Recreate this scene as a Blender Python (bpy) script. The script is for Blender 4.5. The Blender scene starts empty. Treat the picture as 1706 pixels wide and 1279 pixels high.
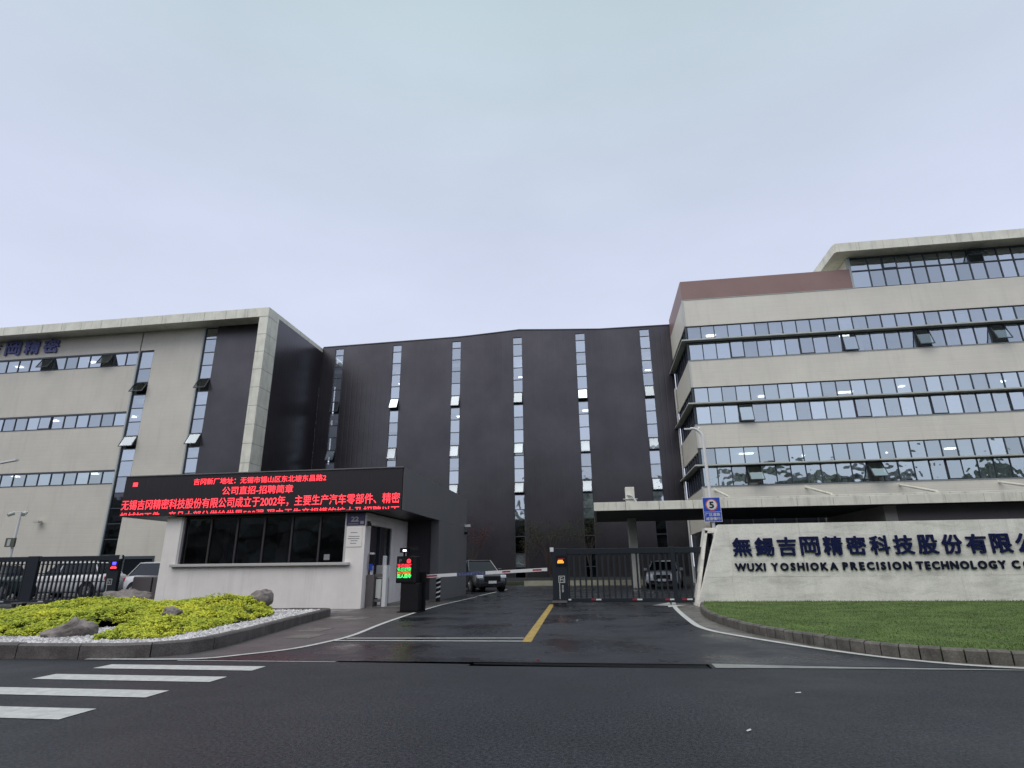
import bpy, bmesh, math, random
from mathutils import Vector, Matrix, noise
random.seed(7)
R = math.radians
S = bpy.context.scene
COL = S.collection

# ------------------------------------------------------------------ camera, light, exposure
cd = bpy.data.cameras.new('camera'); cam = bpy.data.objects.new('camera', cd); COL.objects.link(cam)
cd.sensor_fit = 'HORIZONTAL'; cd.sensor_width = 36.0; cd.lens = 956.36 / 1706 * 36
cd.clip_start = 0.05; cd.clip_end = 3000
yaw, pit, rol = R(8.1234), R(17.7259), R(-0.6073)
fw = Vector((-math.sin(yaw) * math.cos(pit), math.cos(yaw) * math.cos(pit), math.sin(pit)))
rt = Vector((math.cos(yaw), math.sin(yaw), 0)); up = rt.cross(fw)
rt2 = math.cos(rol) * rt + math.sin(rol) * up; up2 = -math.sin(rol) * rt + math.cos(rol) * up
cam.matrix_world = Matrix(((rt2.x, up2.x, -fw.x, 0), (rt2.y, up2.y, -fw.y, 0), (rt2.z, up2.z, -fw.z, 1.2), (0, 0, 0, 1)))
S.camera = cam

SUN_EL, SUN_AZ = 58, 212          # degrees; azimuth clockwise from +Y
w = bpy.data.worlds.new('World'); S.world = w; w.use_nodes = True
nt = w.node_tree; nt.nodes.clear()
def N(nt, t, **k):
    n = nt.nodes.new(t)
    for a, b in k.items():
        if a.startswith('i_'):
            n.inputs[int(a[2:]) if a[2:].isdigit() else a[2:].replace('_', ' ')].default_value = b
        else: setattr(n, a, b)
    return n
sky = N(nt, 'ShaderNodeTexSky', sky_type='NISHITA', sun_disc=False, sun_elevation=R(SUN_EL), sun_rotation=R(SUN_AZ), dust_density=4.0)
tc = N(nt, 'ShaderNodeTexCoord'); sp = N(nt, 'ShaderNodeSeparateXYZ'); nt.links.new(tc.outputs['Generated'], sp.inputs[0])
rp = N(nt, 'ShaderNodeValToRGB'); cr = rp.color_ramp
cr.elements[0].position = 0.0; cr.elements[0].color = (6.5, 6.95, 8.4, 1)
cr.elements[1].position = 1.0; cr.elements[1].color = (4.2, 4.9, 5.0, 1)
for p, c in ((0.30, (6.2, 6.7, 8.3, 1)), (0.50, (5.75, 6.25, 7.75, 1)), (0.68, (5.1, 5.9, 6.8, 1)), (0.82, (4.5, 5.6, 6.0, 1))):
    e = cr.elements.new(p); e.color = c
nt.links.new(sp.outputs['Z'], rp.inputs['Fac'])
mp = N(nt, 'ShaderNodeMapping'); mp.inputs['Scale'].default_value = (1.0, 1.0, 2.6); nt.links.new(tc.outputs['Generated'], mp.inputs[0])
nz = N(nt, 'ShaderNodeTexNoise', i_Scale=1.7, i_Detail=6.0, i_Roughness=0.55); nt.links.new(mp.outputs[0], nz.inputs['Vector'])
mr = N(nt, 'ShaderNodeMapRange'); mr.inputs[1].default_value = 0.3; mr.inputs[2].default_value = 0.7; mr.inputs[3].default_value = 0.94; mr.inputs[4].default_value = 1.06
nt.links.new(nz.outputs['Fac'], mr.inputs[0])
vm = N(nt, 'ShaderNodeVectorMath', operation='SCALE'); nt.links.new(rp.outputs[0], vm.inputs[0]); nt.links.new(mr.outputs[0], vm.inputs['Scale'])
mx = N(nt, 'ShaderNodeMix', data_type='RGBA'); mx.inputs['Factor'].default_value = 0.93
nt.links.new(sky.outputs[0], mx.inputs['A']); nt.links.new(vm.outputs[0], mx.inputs['B'])
bg = N(nt, 'ShaderNodeBackground', i_Strength=0.1); nt.links.new(mx.outputs['Result'], bg.inputs[0])
wo = N(nt, 'ShaderNodeOutputWorld'); nt.links.new(bg.outputs[0], wo.inputs[0])

sl = bpy.data.lights.new('sun', 'SUN'); sl.energy = 1.5; sl.angle = R(62); sl.color = (1, 0.965, 0.92)
so = bpy.data.objects.new('sun', sl); COL.objects.link(so)
a, e = R(SUN_AZ), R(SUN_EL)
so.rotation_euler = Vector((math.sin(a) * math.cos(e), math.cos(a) * math.cos(e), math.sin(e))).to_track_quat('Z', 'Y').to_euler()
S.view_settings.view_transform = 'Standard'; S.view_settings.look = 'None'
S.view_settings.exposure = 0.21; S.view_settings.gamma = 1.0; S.view_settings.use_curve_mapping = False
S.render.engine = 'CYCLES'
S.cycles.use_denoising = True; S.cycles.max_bounces = 6; S.cycles.transparent_max_bounces = 12
S.cycles.caustics_reflective = False; S.cycles.caustics_refractive = False

# ------------------------------------------------------------------ materials
MATS = {}
def mat(name, col, rough=0.6, metal=0.0, spec=0.5, var=0.0, vscale=2.0, vstretch=(1, 1, 1), bump=0.0, bscale=60.0, col2=None,
        rough2=None, rscale=0.5, emit=None, estr=0.0, island=0.0, ribs=None, bdist=0.01, coat=0.0, streak=0.0, speck=0.0, sscale=90.0, bands=0.0):
    """a Principled surface with world-space noise for colour, gloss and relief"""
    m = bpy.data.materials.new(name); m.use_nodes = True; t = m.node_tree; b = t.nodes['Principled BSDF']; L = t.links.new
    b.inputs['Base Color'].default_value = (*col, 1); b.inputs['Roughness'].default_value = rough
    b.inputs['Metallic'].default_value = metal; b.inputs['Specular IOR Level'].default_value = spec
    b.inputs['Coat Weight'].default_value = coat
    if emit: b.inputs['Emission Color'].default_value = (*emit, 1); b.inputs['Emission Strength'].default_value = estr
    g = N(t, 'ShaderNodeNewGeometry'); out = None
    if var or col2:
        mpn = N(t, 'ShaderNodeMapping'); mpn.inputs['Scale'].default_value = vstretch; L(g.outputs['Position'], mpn.inputs[0])
        n = N(t, 'ShaderNodeTexNoise', i_Scale=vscale, i_Detail=7.0, i_Roughness=0.6); L(mpn.outputs[0], n.inputs['Vector'])
        r = N(t, 'ShaderNodeMapRange'); r.inputs[1].default_value = 0.32; r.inputs[2].default_value = 0.68; L(n.outputs['Fac'], r.inputs[0])
        mxx = N(t, 'ShaderNodeMix', data_type='RGBA'); L(r.outputs[0], mxx.inputs['Factor'])
        c2 = col2 or tuple(c * (1 - var) for c in col); c1 = col if col2 else tuple(min(1, c * (1 + var * .5)) for c in col)
        mxx.inputs['A'].default_value = (*c2, 1); mxx.inputs['B'].default_value = (*c1, 1); out = mxx.outputs['Result']
    if streak:
        mps = N(t, 'ShaderNodeMapping'); mps.inputs['Scale'].default_value = (2.2, 2.2, 0.16); L(g.outputs['Position'], mps.inputs[0])
        ns = N(t, 'ShaderNodeTexNoise', i_Scale=1.6, i_Detail=8.0, i_Roughness=0.68); L(mps.outputs[0], ns.inputs['Vector'])
        rs = N(t, 'ShaderNodeMapRange'); rs.inputs[1].default_value = 0.52; rs.inputs[2].default_value = 0.72; rs.inputs[3].default_value = 1.0; rs.inputs[4].default_value = 1.0 - streak
        L(ns.outputs['Fac'], rs.inputs[0]); v = N(t, 'ShaderNodeVectorMath', operation='SCALE')
        if out: L(out, v.inputs[0])
        else: v.inputs[0].default_value = col
        L(rs.outputs[0], v.inputs['Scale']); out = v.outputs[0]
    if speck:
        nk = N(t, 'ShaderNodeTexNoise', i_Scale=sscale, i_Detail=2.0, i_Roughness=0.7); L(g.outputs['Position'], nk.inputs['Vector'])
        rk = N(t, 'ShaderNodeMapRange'); rk.inputs[1].default_value = 0.35; rk.inputs[2].default_value = 0.68; rk.inputs[3].default_value = 1 - speck; rk.inputs[4].default_value = 1 + speck * 1.3
        L(nk.outputs['Fac'], rk.inputs[0]); v = N(t, 'ShaderNodeVectorMath', operation='SCALE')
        if out: L(out, v.inputs[0])
        else: v.inputs[0].default_value = col
        L(rk.outputs[0], v.inputs['Scale']); out = v.outputs[0]
    if bands:
        mpb = N(t, 'ShaderNodeMapping'); mpb.inputs['Scale'].default_value = (.55, .55, 2.4); L(g.outputs['Position'], mpb.inputs[0])
        nb_ = N(t, 'ShaderNodeTexNoise', i_Scale=1.5, i_Detail=9.0, i_Roughness=0.72, i_Distortion=.6); L(mpb.outputs[0], nb_.inputs['Vector'])
        rb_ = N(t, 'ShaderNodeMapRange'); rb_.inputs[1].default_value = 0.48; rb_.inputs[2].default_value = 0.72; rb_.inputs[3].default_value = 1.0; rb_.inputs[4].default_value = 1 - bands
        L(nb_.outputs['Fac'], rb_.inputs[0]); v = N(t, 'ShaderNodeVectorMath', operation='SCALE')
        if out: L(out, v.inputs[0])
        else: v.inputs[0].default_value = col
        L(rb_.outputs[0], v.inputs['Scale']); out = v.outputs[0]
    if island:
        ri = N(t, 'ShaderNodeMapRange'); ri.inputs[3].default_value = 1 - island; ri.inputs[4].default_value = 1 + island; L(g.outputs['Random Per Island'], ri.inputs[0])
        v = N(t, 'ShaderNodeVectorMath', operation='SCALE')
        if out: L(out, v.inputs[0])
        else: v.inputs[0].default_value = col
        L(ri.outputs[0], v.inputs['Scale']); out = v.outputs[0]
    if out: L(out, b.inputs['Base Color'])
    if rough2 is not None:
        n2 = N(t, 'ShaderNodeTexNoise', i_Scale=rscale, i_Detail=5.0, i_Roughness=0.6); L(g.outputs['Position'], n2.inputs['Vector'])
        r2 = N(t, 'ShaderNodeMapRange'); r2.inputs[1].default_value = 0.38; r2.inputs[2].default_value = 0.62
        r2.inputs[3].default_value = rough; r2.inputs[4].default_value = rough2; L(n2.outputs['Fac'], r2.inputs[0]); L(r2.outputs[0], b.inputs['Roughness'])
    last = None
    if ribs:
        axis, pitch, depth = ribs
        sx = N(t, 'ShaderNodeSeparateXYZ'); L(g.outputs['Position'], sx.inputs[0])
        if axis == 'XY':
            ad = N(t, 'ShaderNodeMath', operation='ADD'); L(sx.outputs[0], ad.inputs[0]); L(sx.outputs[1], ad.inputs[1]); src = ad.outputs[0]
        else: src = sx.outputs['XYZ'.index(axis)]
        ms = N(t, 'ShaderNodeMath', operation='MULTIPLY'); ms.inputs[1].default_value = 2 * math.pi / pitch; L(src, ms.inputs[0])
        si = N(t, 'ShaderNodeMath', operation='SINE'); L(ms.outputs[0], si.inputs[0])
        pw = N(t, 'ShaderNodeMapRange'); pw.inputs[1].default_value = -1; pw.inputs[2].default_value = -0.75; L(si.outputs[0], pw.inputs[0])
        bp = N(t, 'ShaderNodeBump', i_Strength=0.5, i_Distance=depth); L(pw.outputs[0], bp.inputs['Height']); last = bp.outputs[0]
    if bump:
        n3 = N(t, 'ShaderNodeTexNoise', i_Scale=bscale, i_Detail=4.0, i_Roughness=0.65); L(g.outputs['Position'], n3.inputs['Vector'])
        bp = N(t, 'ShaderNodeBump', i_Strength=bump, i_Distance=bdist); L(n3.outputs['Fac'], bp.inputs['Height'])
        if last: L(last, bp.inputs['Normal'])
        last = bp.outputs[0]
    if last: L(last, b.inputs['Normal'])
    MATS[name] = m
    return m

def glass(name, tint, refl_col, refl, wav=0.25):
    """coated window glass: part mirror, part tinted see-through, with a slow waviness"""
    m = bpy.data.materials.new(name); m.use_nodes = True; t = m.node_tree; t.nodes.clear(); L = t.links.new
    g = N(t, 'ShaderNodeNewGeometry')
    oi = N(t, 'ShaderNodeObjectInfo')
    n = N(t, 'ShaderNodeTexNoise', i_Scale=0.85, i_Detail=2.0); n.noise_dimensions = '4D'; L(g.outputs['Position'], n.inputs['Vector'])
    mm = N(t, 'ShaderNodeMath', operation='MULTIPLY'); mm.inputs[1].default_value = 3.0; L(oi.outputs['Random'], mm.inputs[0]); L(mm.outputs[0], n.inputs['W'])
    bp = N(t, 'ShaderNodeBump', i_Strength=wav, i_Distance=0.09); L(n.outputs['Fac'], bp.inputs['Height'])
    gl = N(t, 'ShaderNodeBsdfGlossy', i_Roughness=0.03); gl.inputs['Color'].default_value = (*refl_col, 1); L(bp.outputs[0], gl.inputs['Normal'])
    tr = N(t, 'ShaderNodeBsdfTransparent'); tr.inputs['Color'].default_value = (*tint, 1)
    fr = N(t, 'ShaderNodeFresnel', i_IOR=1.5)
    r = N(t, 'ShaderNodeMapRange'); r.inputs[3].default_value = refl; r.inputs[4].default_value = 1.0; L(fr.outputs[0], r.inputs[0])
    rv = N(t, 'ShaderNodeMapRange'); rv.inputs[3].default_value = refl * .78; rv.inputs[4].default_value = refl * 1.2; L(oi.outputs['Random'], rv.inputs[0]); L(rv.outputs[0], r.inputs[3])
    mxs = N(t, 'ShaderNodeMixShader'); L(r.outputs[0], mxs.inputs[0]); L(tr.outputs[0], mxs.inputs[1]); L(gl.outputs[0], mxs.inputs[2])
    o = N(t, 'ShaderNodeOutputMaterial'); L(mxs.outputs[0], o.inputs[0])
    return m

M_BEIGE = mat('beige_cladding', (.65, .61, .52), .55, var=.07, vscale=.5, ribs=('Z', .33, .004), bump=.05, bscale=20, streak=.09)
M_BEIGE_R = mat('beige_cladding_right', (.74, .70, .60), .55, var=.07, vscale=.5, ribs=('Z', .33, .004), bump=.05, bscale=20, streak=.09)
M_STONE = mat('pale_fascia_stone', (.78, .76, .64), .6, var=.14, vscale=1.3, bump=.1, bscale=30, streak=.32)
M_DARK = mat('dark_metal_cladding', (.092, .086, .092), .30, metal=.86, spec=.5, var=.2, vscale=.3, ribs=('XY', .45, .006), bump=.03, bscale=3)
M_BROWN = mat('brown_cladding', (.29, .178, .158), .5, var=.06, vscale=.6, ribs=('XY', .3, .004))
M_FRAME = mat('dark_window_frame', (.05, .062, .075), .4, spec=.5)
M_LEDGE = mat('grey_ledge', (.50, .52, .46), .55, var=.15, vscale=1.0)
M_LEDGE_T = mat('pale_sill', (.42, .46, .45), .5)
M_PIPE = mat('pale_pipe', (.52, .52, .50), .5)
M_GLASS = glass('coated_glass', (.70, .77, .80), (.84, .93, 1.0), .50)
M_GLASS_S = glass('dimmed_sash_glass', (.75, .80, .82), (.84, .92, 1.0), .22)  # same window glass, reflectivity lowered to tone down sun glare on tilted sashes
M_GLASS_C = glass('strip_glass', (.92, .95, .95), (.88, .95, 1.0), .55)
M_GLASS_M = glass('coated_glass_mid', (.70, .78, .80), (.86, .95, .98), .60, .3)
M_GLASS_B = glass('coated_glass_low', (.66, .74, .75), (.84, .95, .96), .54, .5)
M_GLASS_D = glass('dark_glass', (.30, .28, .31), (.52, .52, .60), .17, .1)
M_BLIND = mat('pale_blind', (.80, .84, .82), .8, var=.06, vscale=1)
M_ROOM = mat('room_wall', (.62, .63, .60), .9)
M_ROOMD = mat('room_dark', (.06, .065, .07), .9)
M_CEIL = mat('room_ceiling', (.75, .77, .77), .9)
M_LAMP = mat('ceiling_lamp_light', (.9, .9, .9), .5, emit=(1, 1, .97), estr=3.0)
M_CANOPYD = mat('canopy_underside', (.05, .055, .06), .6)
M_CURTAIN = mat('dark_curtain_wall', (.018, .022, .028), .25)
M_WHITE = mat('booth_render_white', (.90, .84, .80), .7, var=.08, vscale=1.2, bump=.12, bscale=50, streak=.12)
M_WFRAME = mat('booth_frame_pale', (.52, .50, .50), .5)
M_BLACKP = mat('led_panel_black', (.022, .018, .022), .35, ribs=('X', .32, .004))
M_SIDEG = mat('booth_side_grey', (.15, .148, .155), .5, var=.1, vscale=.8, bump=.04)
M_DARKIN = mat('recess_dark', (.045, .036, .044), .6)
M_REDLED = mat('red_led_light', (.3, .02, .02), .5, emit=(1, .04, .06), estr=2.2)
M_GRNLED = mat('green_led_light', (.02, .3, .05), .5, emit=(.05, 1, .18), estr=1.8)
M_ORGLED = mat('orange_led_light', (.3, .1, .02), .5, emit=(1, .22, .03), estr=1.9)
M_BLULED = mat('blue_led_light', (.03, .03, .4), .5, emit=(.09, .07, 1), estr=2.2)
M_WHTLED = mat('white_led_light', (.5, .5, .5), .5, emit=(1, 1, 1), estr=4)
M_NAVY = mat('navy_letter', (.006, .010, .060), .6, spec=.2)
M_NAVY2 = mat('navy_letter_dark', (.006, .009, .030), .6, spec=.2)
M_PURP = mat('faded_blue_letter', (.15, .155, .33), .6, spec=.2)
M_SLAB = mat('sign_slab', (.92, .88, .81), .62, var=.0, vscale=1.3, col2=(.72, .69, .63), bump=.25, bscale=14, streak=.14, bands=.30, speck=.06, sscale=25, bdist=.02)
M_ASPH = mat('wet_asphalt_road', (.024, .026, .030), .42, spec=.3, speck=.75, sscale=36, var=.30, vscale=.45, rough2=.64, rscale=.35, bump=.55, bscale=70, bdist=.012)
M_DRIVE = mat('wet_asphalt_drive', (.023, .025, .030), .16, spec=.42, speck=.6, sscale=34, var=.4, vscale=.5, rough2=.58, rscale=.55, bump=.35, bscale=60, bdist=.008)
M_APRON = mat('apron_paving', (.10, .088, .088), .45, speck=.25, sscale=60, spec=.4, var=.22, vscale=1.5, rough2=.6, rscale=.8, bump=.3, bscale=45, bdist=.008)
M_GUTTER = mat('wet_gutter_concrete', (.15, .14, .125), .25, var=.35, vscale=2.0, rough2=.6, rscale=1.5, bump=.2, bscale=30)
M_GROUND = mat('ground_soil', (.05, .05, .048), .9, var=.2)
M_PAINT = mat('white_road_paint', (.54, .54, .52), .5, var=.22, vscale=9, rough2=.6, bump=.3, bscale=70, bdist=.006)
M_YELLOW = mat('yellow_road_paint', (.44, .30, .075), .5, var=.45, vscale=7, bump=.3, bscale=70, bdist=.006)
M_DRAIN = mat('drain_steel', (.012, .012, .014), .4)
M_DRAINC = mat('drain_concrete', (.27, .28, .26), .45, var=.3, vscale=3, bump=.2)
M_KERB = mat('kerb_granite', (.125, .112, .108), .6, spec=.3, var=.4, vscale=3.5, speck=.25, sscale=50, bump=.4, bscale=60, island=0.0)
M_KERB2 = mat('kerb_granite_right', (.13, .12, .105), .6, spec=.3, var=.5, vscale=4, speck=.2, sscale=50, bump=.4, bscale=60)
M_PEB = mat('white_pebble', (.62, .60, .60), .7, island=.45, col2=(.42, .40, .40), vscale=2.5)
M_SEDUM = mat('sedum_leaf', (.68, .66, .06), .65, spec=.15, island=.34, col2=(.27, .36, .045), vscale=.9)
M_SOIL = mat('dark_soil', (.05, .055, .025), .95, var=.4, vscale=8, bump=.6, bscale=30, bdist=.03)
M_ROCK = mat('garden_rock', (.24, .205, .195), .75, var=.5, vscale=6, bump=.9, bscale=12, bdist=.05)
M_MOUND = mat('mossy_soil', (.10, .12, .025), .95, var=.4, vscale=8, bump=.6, bscale=30, bdist=.03)
M_LAWN = mat('lawn_turf', (.09, .14, .03), .9, var=.4, vscale=1.6, speck=.35, sscale=60, bump=.5, bscale=80, bdist=.02)
M_BLADE = mat('grass_blade', (.125, .19, .04), .8, spec=.15, island=.35, col2=(.060, .105, .025), vscale=1.6)
M_GATE = mat('gate_paint', (.016, .021, .028), .5, spec=.3)
M_GATEB = mat('gate_bar_paint', (.022, .028, .034), .5, spec=.3)
M_BLK = mat('black_plastic', (.008, .008, .010), .5, spec=.25)
M_REDP = mat('red_reflector', (.38, .018, .04), .35)
M_WHTP = mat('white_gloss_paint', (.70, .70, .70), .35)
M_WHTM = mat('white_pole_paint', (.74, .74, .73), .35)
M_BLUE = mat('sign_blue', (.018, .07, .46), .35)
M_INK = mat('ink_black', (.01, .01, .012), .5)
M_GREYTX = mat('ink_grey', (.25, .25, .26), .6)
M_STEEL = mat('brushed_steel', (.20, .18, .18), .4, metal=.5)
M_RUB = mat('tyre_rubber', (.015, .015, .016), .8)
M_RIM = mat('alloy_rim', (.28, .28, .29), .3, metal=.7)
M_CGREY = mat('car_grey_paint', (.075, .078, .085), .25, metal=.4, coat=.6)
M_CWHT = mat('car_white_paint', (.62, .62, .63), .3, coat=.6)
M_CGRN = mat('car_dark_green_paint', (.03, .05, .05), .25, metal=.3, coat=.6)
M_CBLK = mat('car_black_paint', (.012, .012, .014), .25, coat=.6)
M_CGL = mat('car_glass', (.012, .015, .02), .12, spec=.4)
M_HEAD = mat('headlight_lens', (.75, .8, .85), .15, emit=(.8, .9, 1), estr=.06)
M_BARK = mat('shrub_bark', (.06, .04, .035), .9)
M_LEAFR = mat('reddish_leaf', (.10, .025, .03), .8, island=.4)
M_LEAFG = mat('dull_green_leaf', (.045, .055, .02), .8, island=.4)
M_FARTREE = mat('far_foliage', (.17, .19, .16), .9, var=.4, vscale=1.5)
M_FARB = mat('far_building', (.30, .30, .29), .8)
M_BEDK = mat('bed_kerb', (.30, .29, .22), .7, var=.2)

# ------------------------------------------------------------------ object helpers
WL = {}
def link(o, parent=None, loc=(0, 0, 0)):
    COL.objects.link(o); WL[o.name] = Vector(loc)
    if parent: o.parent = parent; o.location = Vector(loc) - WL[parent.name]
    else: o.location = loc
    return o
def tag(o, label, cat, group=None):
    o['label'] = label; o['category'] = cat
    if group: o['group'] = group
    return o
def thing(name, label, cat, loc=(0, 0, 0), group=None):
    o = bpy.data.objects.new(name, None); o.empty_display_size = .2; link(o, None, loc); return tag(o, label, cat, group)
def mobj(name, me, mats, parent=None, loc=(0, 0, 0), rot=None):
    if mats is not None and not me.materials:
        for m in (mats if isinstance(mats, (list, tuple)) else [mats]): me.materials.append(m)
    o = bpy.data.objects.new(name, me); link(o, parent, loc)
    if rot: o.rotation_euler = rot
    return o
BC = {}
def bevbox(sx, sy, sz, bev, m):
    k = (round(sx, 4), round(sy, 4), round(sz, 4), bev, m.name)
    if k not in BC:
        bm = bmesh.new(); bmesh.ops.create_cube(bm, size=1); bmesh.ops.scale(bm, vec=(sx, sy, sz), verts=bm.verts)
        if bev: bmesh.ops.bevel(bm, geom=bm.edges[:], offset=bev, segments=1, affect='EDGES')
        me = bpy.data.meshes.new('box'); bm.to_mesh(me); bm.free(); me.materials.append(m); BC[k] = me
    return BC[k]
def box(name, x0, x1, y0, y1, z0, z1, m, parent=None, bev=0, rot=None):
    return mobj(name, bevbox(x1 - x0, y1 - y0, z1 - z0, bev, m), None, parent, ((x0 + x1) / 2, (y0 + y1) / 2, (z0 + z1) / 2), rot)
def addbox(bm, x0, x1, y0, y1, z0, z1, mi=0, M=None):
    vs = [bm.verts.new((x, y, z)) for x in (x0, x1) for y in (y0, y1) for z in (z0, z1)]
    if M:
        for v in vs: v.co = M @ v.co
    for f in ((0, 1, 3, 2), (4, 6, 7, 5), (0, 4, 5, 1), (2, 3, 7, 6), (0, 2, 6, 4), (1, 5, 7, 3)):
        bm.faces.new([vs[i] for i in f]).material_index = mi
def fin(name, bm, mats, parent=None, loc=(0, 0, 0), smooth=False, rot=None):
    bmesh.ops.recalc_face_normals(bm, faces=bm.faces)
    o = Vector(loc)
    for v in bm.verts: v.co -= o
    me = bpy.data.meshes.new(name); bm.to_mesh(me); bm.free()
    if smooth:
        for p in me.polygons: p.use_smooth = True
    return mobj(name, me, mats, parent, loc, rot)
def boxes(name, lst, mats, parent=None, loc=None):
    bm = bmesh.new()
    for b in lst: addbox(bm, *b)
    if loc is None: loc = WL[parent.name] if parent else (0, 0, 0)
    return fin(name, bm, mats, parent, loc)
def prism(name, pts, z0, z1, mats, parent=None, kind=None, uneven=0):
    bm = bmesh.new(); a = [bm.verts.new((x, y, z0)) for x, y in pts]; b = [bm.verts.new((x, y, z1)) for x, y in pts]
    bm.faces.new(a[::-1]); bm.faces.new(b); n = len(pts)
    for i in range(n): bm.faces.new((a[i], a[(i + 1) % n], b[(i + 1) % n], b[i]))
    o = fin(name, bm, mats, parent, (0, 0, 0) if not parent else WL[parent.name])
    if kind: o['kind'] = kind
    return o
def sheet(name, pts, z, m, kind='structure', parent=None):
    bm = bmesh.new(); bm.faces.new([bm.verts.new((x, y, z)) for x, y in pts])
    bmesh.ops.triangulate(bm, faces=bm.faces)
    o = fin(name, bm, m, parent, (0, 0, 0))
    if kind: o['kind'] = kind
    return o
def strip(name, pts, wd, z, m, kind='structure'):
    bm = bmesh.new(); L = []; 
    for i, p in enumerate(pts):
        p = Vector(p); d = (Vector(pts[min(i + 1, len(pts) - 1)]) - Vector(pts[max(i - 1, 0)])).normalized(); n = Vector((-d.y, d.x)) * wd / 2
        L.append((bm.verts.new((*(p + n), z)), bm.verts.new((*(p - n), z))))
    for a, b in zip(L, L[1:]): bm.faces.new((a[0], a[1], b[1], b[0]))
    o = fin(name, bm, m)
    if kind: o['kind'] = kind
    return o
def tube(bm, pts, r, seg=10, r2=None, cap=True):
    rings = []; n = len(pts)
    for i, p in enumerate(pts):
        p = Vector(p); d = (Vector(pts[min(i + 1, n - 1)]) - Vector(pts[max(i - 1, 0)])).normalized()
        a = d.orthogonal().normalized() if i == 0 else (rings_a - d * rings_a.dot(d)).normalized(); rings_a = a; b = d.cross(a)
        rr = r + ((r2 if r2 is not None else r) - r) * i / max(1, n - 1)
        rings.append([bm.verts.new(p + a * math.cos(t) * rr + b * math.sin(t) * rr) for t in [2 * math.pi * k / seg for k in range(seg)]])
    for A, B in zip(rings, rings[1:]):
        for k in range(seg): bm.faces.new((A[k], A[(k + 1) % seg], B[(k + 1) % seg], B[k]))
    if cap: bm.faces.new(rings[0][::-1]); bm.faces.new(rings[-1])
def smooth_curve(pts, sub=8, closed=False):
    out = []; n = len(pts)
    for i in range(n - 1):
        p0 = Vector(pts[max(i - 1, 0)]); p1 = Vector(pts[i]); p2 = Vector(pts[i + 1]); p3 = Vector(pts[min(i + 2, n - 1)])
        for k in range(sub):
            t = k / sub; out.append(0.5 * ((2 * p1) + (-p0 + p2) * t + (2 * p0 - 5 * p1 + 4 * p2 - p3) * t * t + (-p0 + 3 * p1 - 3 * p2 + p3) * t ** 3))
    out.append(Vector(pts[-1])); return out
TC = {}
def text_mesh(s, wd=None, ht=None, bold=0.0, ext=0.01, m=None, clip=None):
    """flat-lying text turned upright (faces -Y), scaled to width/height, lower-left corner at the origin"""
    c = bpy.data.curves.new('lettering', 'FONT'); c.body = s; c.extrude = .01; c.resolution_u = 3
    o = bpy.data.objects.new('lettering', c); COL.objects.link(o); bpy.context.view_layer.update()
    dg = bpy.context.evaluated_depsgraph_get(); me = bpy.data.meshes.new_from_object(o.evaluated_get(dg))
    bpy.data.objects.remove(o); bpy.data.curves.remove(c)
    xs = [v.co.x for v in me.vertices]; ys = [v.co.y for v in me.vertices]
    x0, x1, y0, y1 = min(xs), max(xs), min(ys), max(ys)
    sx = (wd / (x1 - x0)) if wd else None; sy = (ht / (y1 - y0)) if ht else None
    sx = sx or sy; sy = sy or sx
    for v in me.vertices:
        x, y, z = v.co; v.co = ((x - x0) * sx, -z * ext / .01, (y - y0) * sy)
    if clip is not None:
        bm = bmesh.new(); bm.from_mesh(me)
        bmesh.ops.bisect_plane(bm, geom=bm.verts[:] + bm.edges[:] + bm.faces[:], plane_co=(0, 0, clip), plane_no=(0, 0, -1), clear_outer=True)
        bm.to_mesh(me); bm.free()
    if bold:
        bm = bmesh.new(); bm.from_mesh(me); d = bold
        base = bm.verts[:] + bm.edges[:] + bm.faces[:]
        for q, (dx, dz) in enumerate(((d, 0), (-d, 0), (0, d), (0, -d), (d * .7, d * .7), (-d * .7, -d * .7), (d * .7, -d * .7), (-d * .7, d * .7))):
            g = bmesh.ops.duplicate(bm, geom=base)['geom']
            for v in g:
                if isinstance(v, bmesh.types.BMVert): v.co += Vector((dx, -.0003 * (q + 1), dz))
        bm.to_mesh(me); bm.free()
    me.materials.clear(); me.materials.append(m)
    return me

# ------------------------------------------------------------------ ground, roads and markings
sheet('ground', [(-600, -600), (600, -600), (600, 900), (-600, 900)], -.07, M_GROUND)
sheet('road', [(-90, -13), (90, -13), (90, 7.95), (1.3, 8.0), (-1.75, 7.97), (-1.75, 8.12), (-3.63, 8.15), (-3.63, 8.05), (-90, 8.0)], 0, M_ASPH)
prism('far_pavement', [(-90, -18), (90, -18), (90, -13), (-90, -13)], -.06, .12, M_GUTTER, kind='structure')
sheet('driveway', [(-90, 8.10), (-3.63, 8.17), (-3.63, 8.25), (-1.75, 8.28), (-1.75, 8.30), (1.3, 8.33), (1.3, 8.30), (90, 8.30), (90, 60), (-90, 60)], 0, M_DRIVE)
prism('drain_channel', [(-3.7, 8.03), (1.35, 7.9), (1.35, 8.46), (-3.7, 8.3)], -.068, -.035, M_DRAIN, kind='structure')
bm = bmesh.new()
for k in range(100):
    x = -1.72 + k * .03; addbox(bm, x, x + .012, 7.93, 8.37, -.034, -.008)
o = fin('drain_grate', bm, M_DRAIN); o['kind'] = 'structure'
prism('drain_cover', [(1.3, 7.95), (90, 7.95), (90, 8.30), (1.3, 8.30)], -.06, -.002, M_ASPH, kind='structure')
sheet('drain_edging', [(1.34, 8.04), (2.6, 8.10), (4.9, 8.13), (4.9, 8.17), (2.6, 8.24), (1.34, 8.36)], .004, M_DRAINC)
sheet('edge_line', [(-5.95, 8.085), (-3.63, 8.13), (-3.63, 8.155), (-5.95, 8.125)], .004, M_PAINT)
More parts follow.
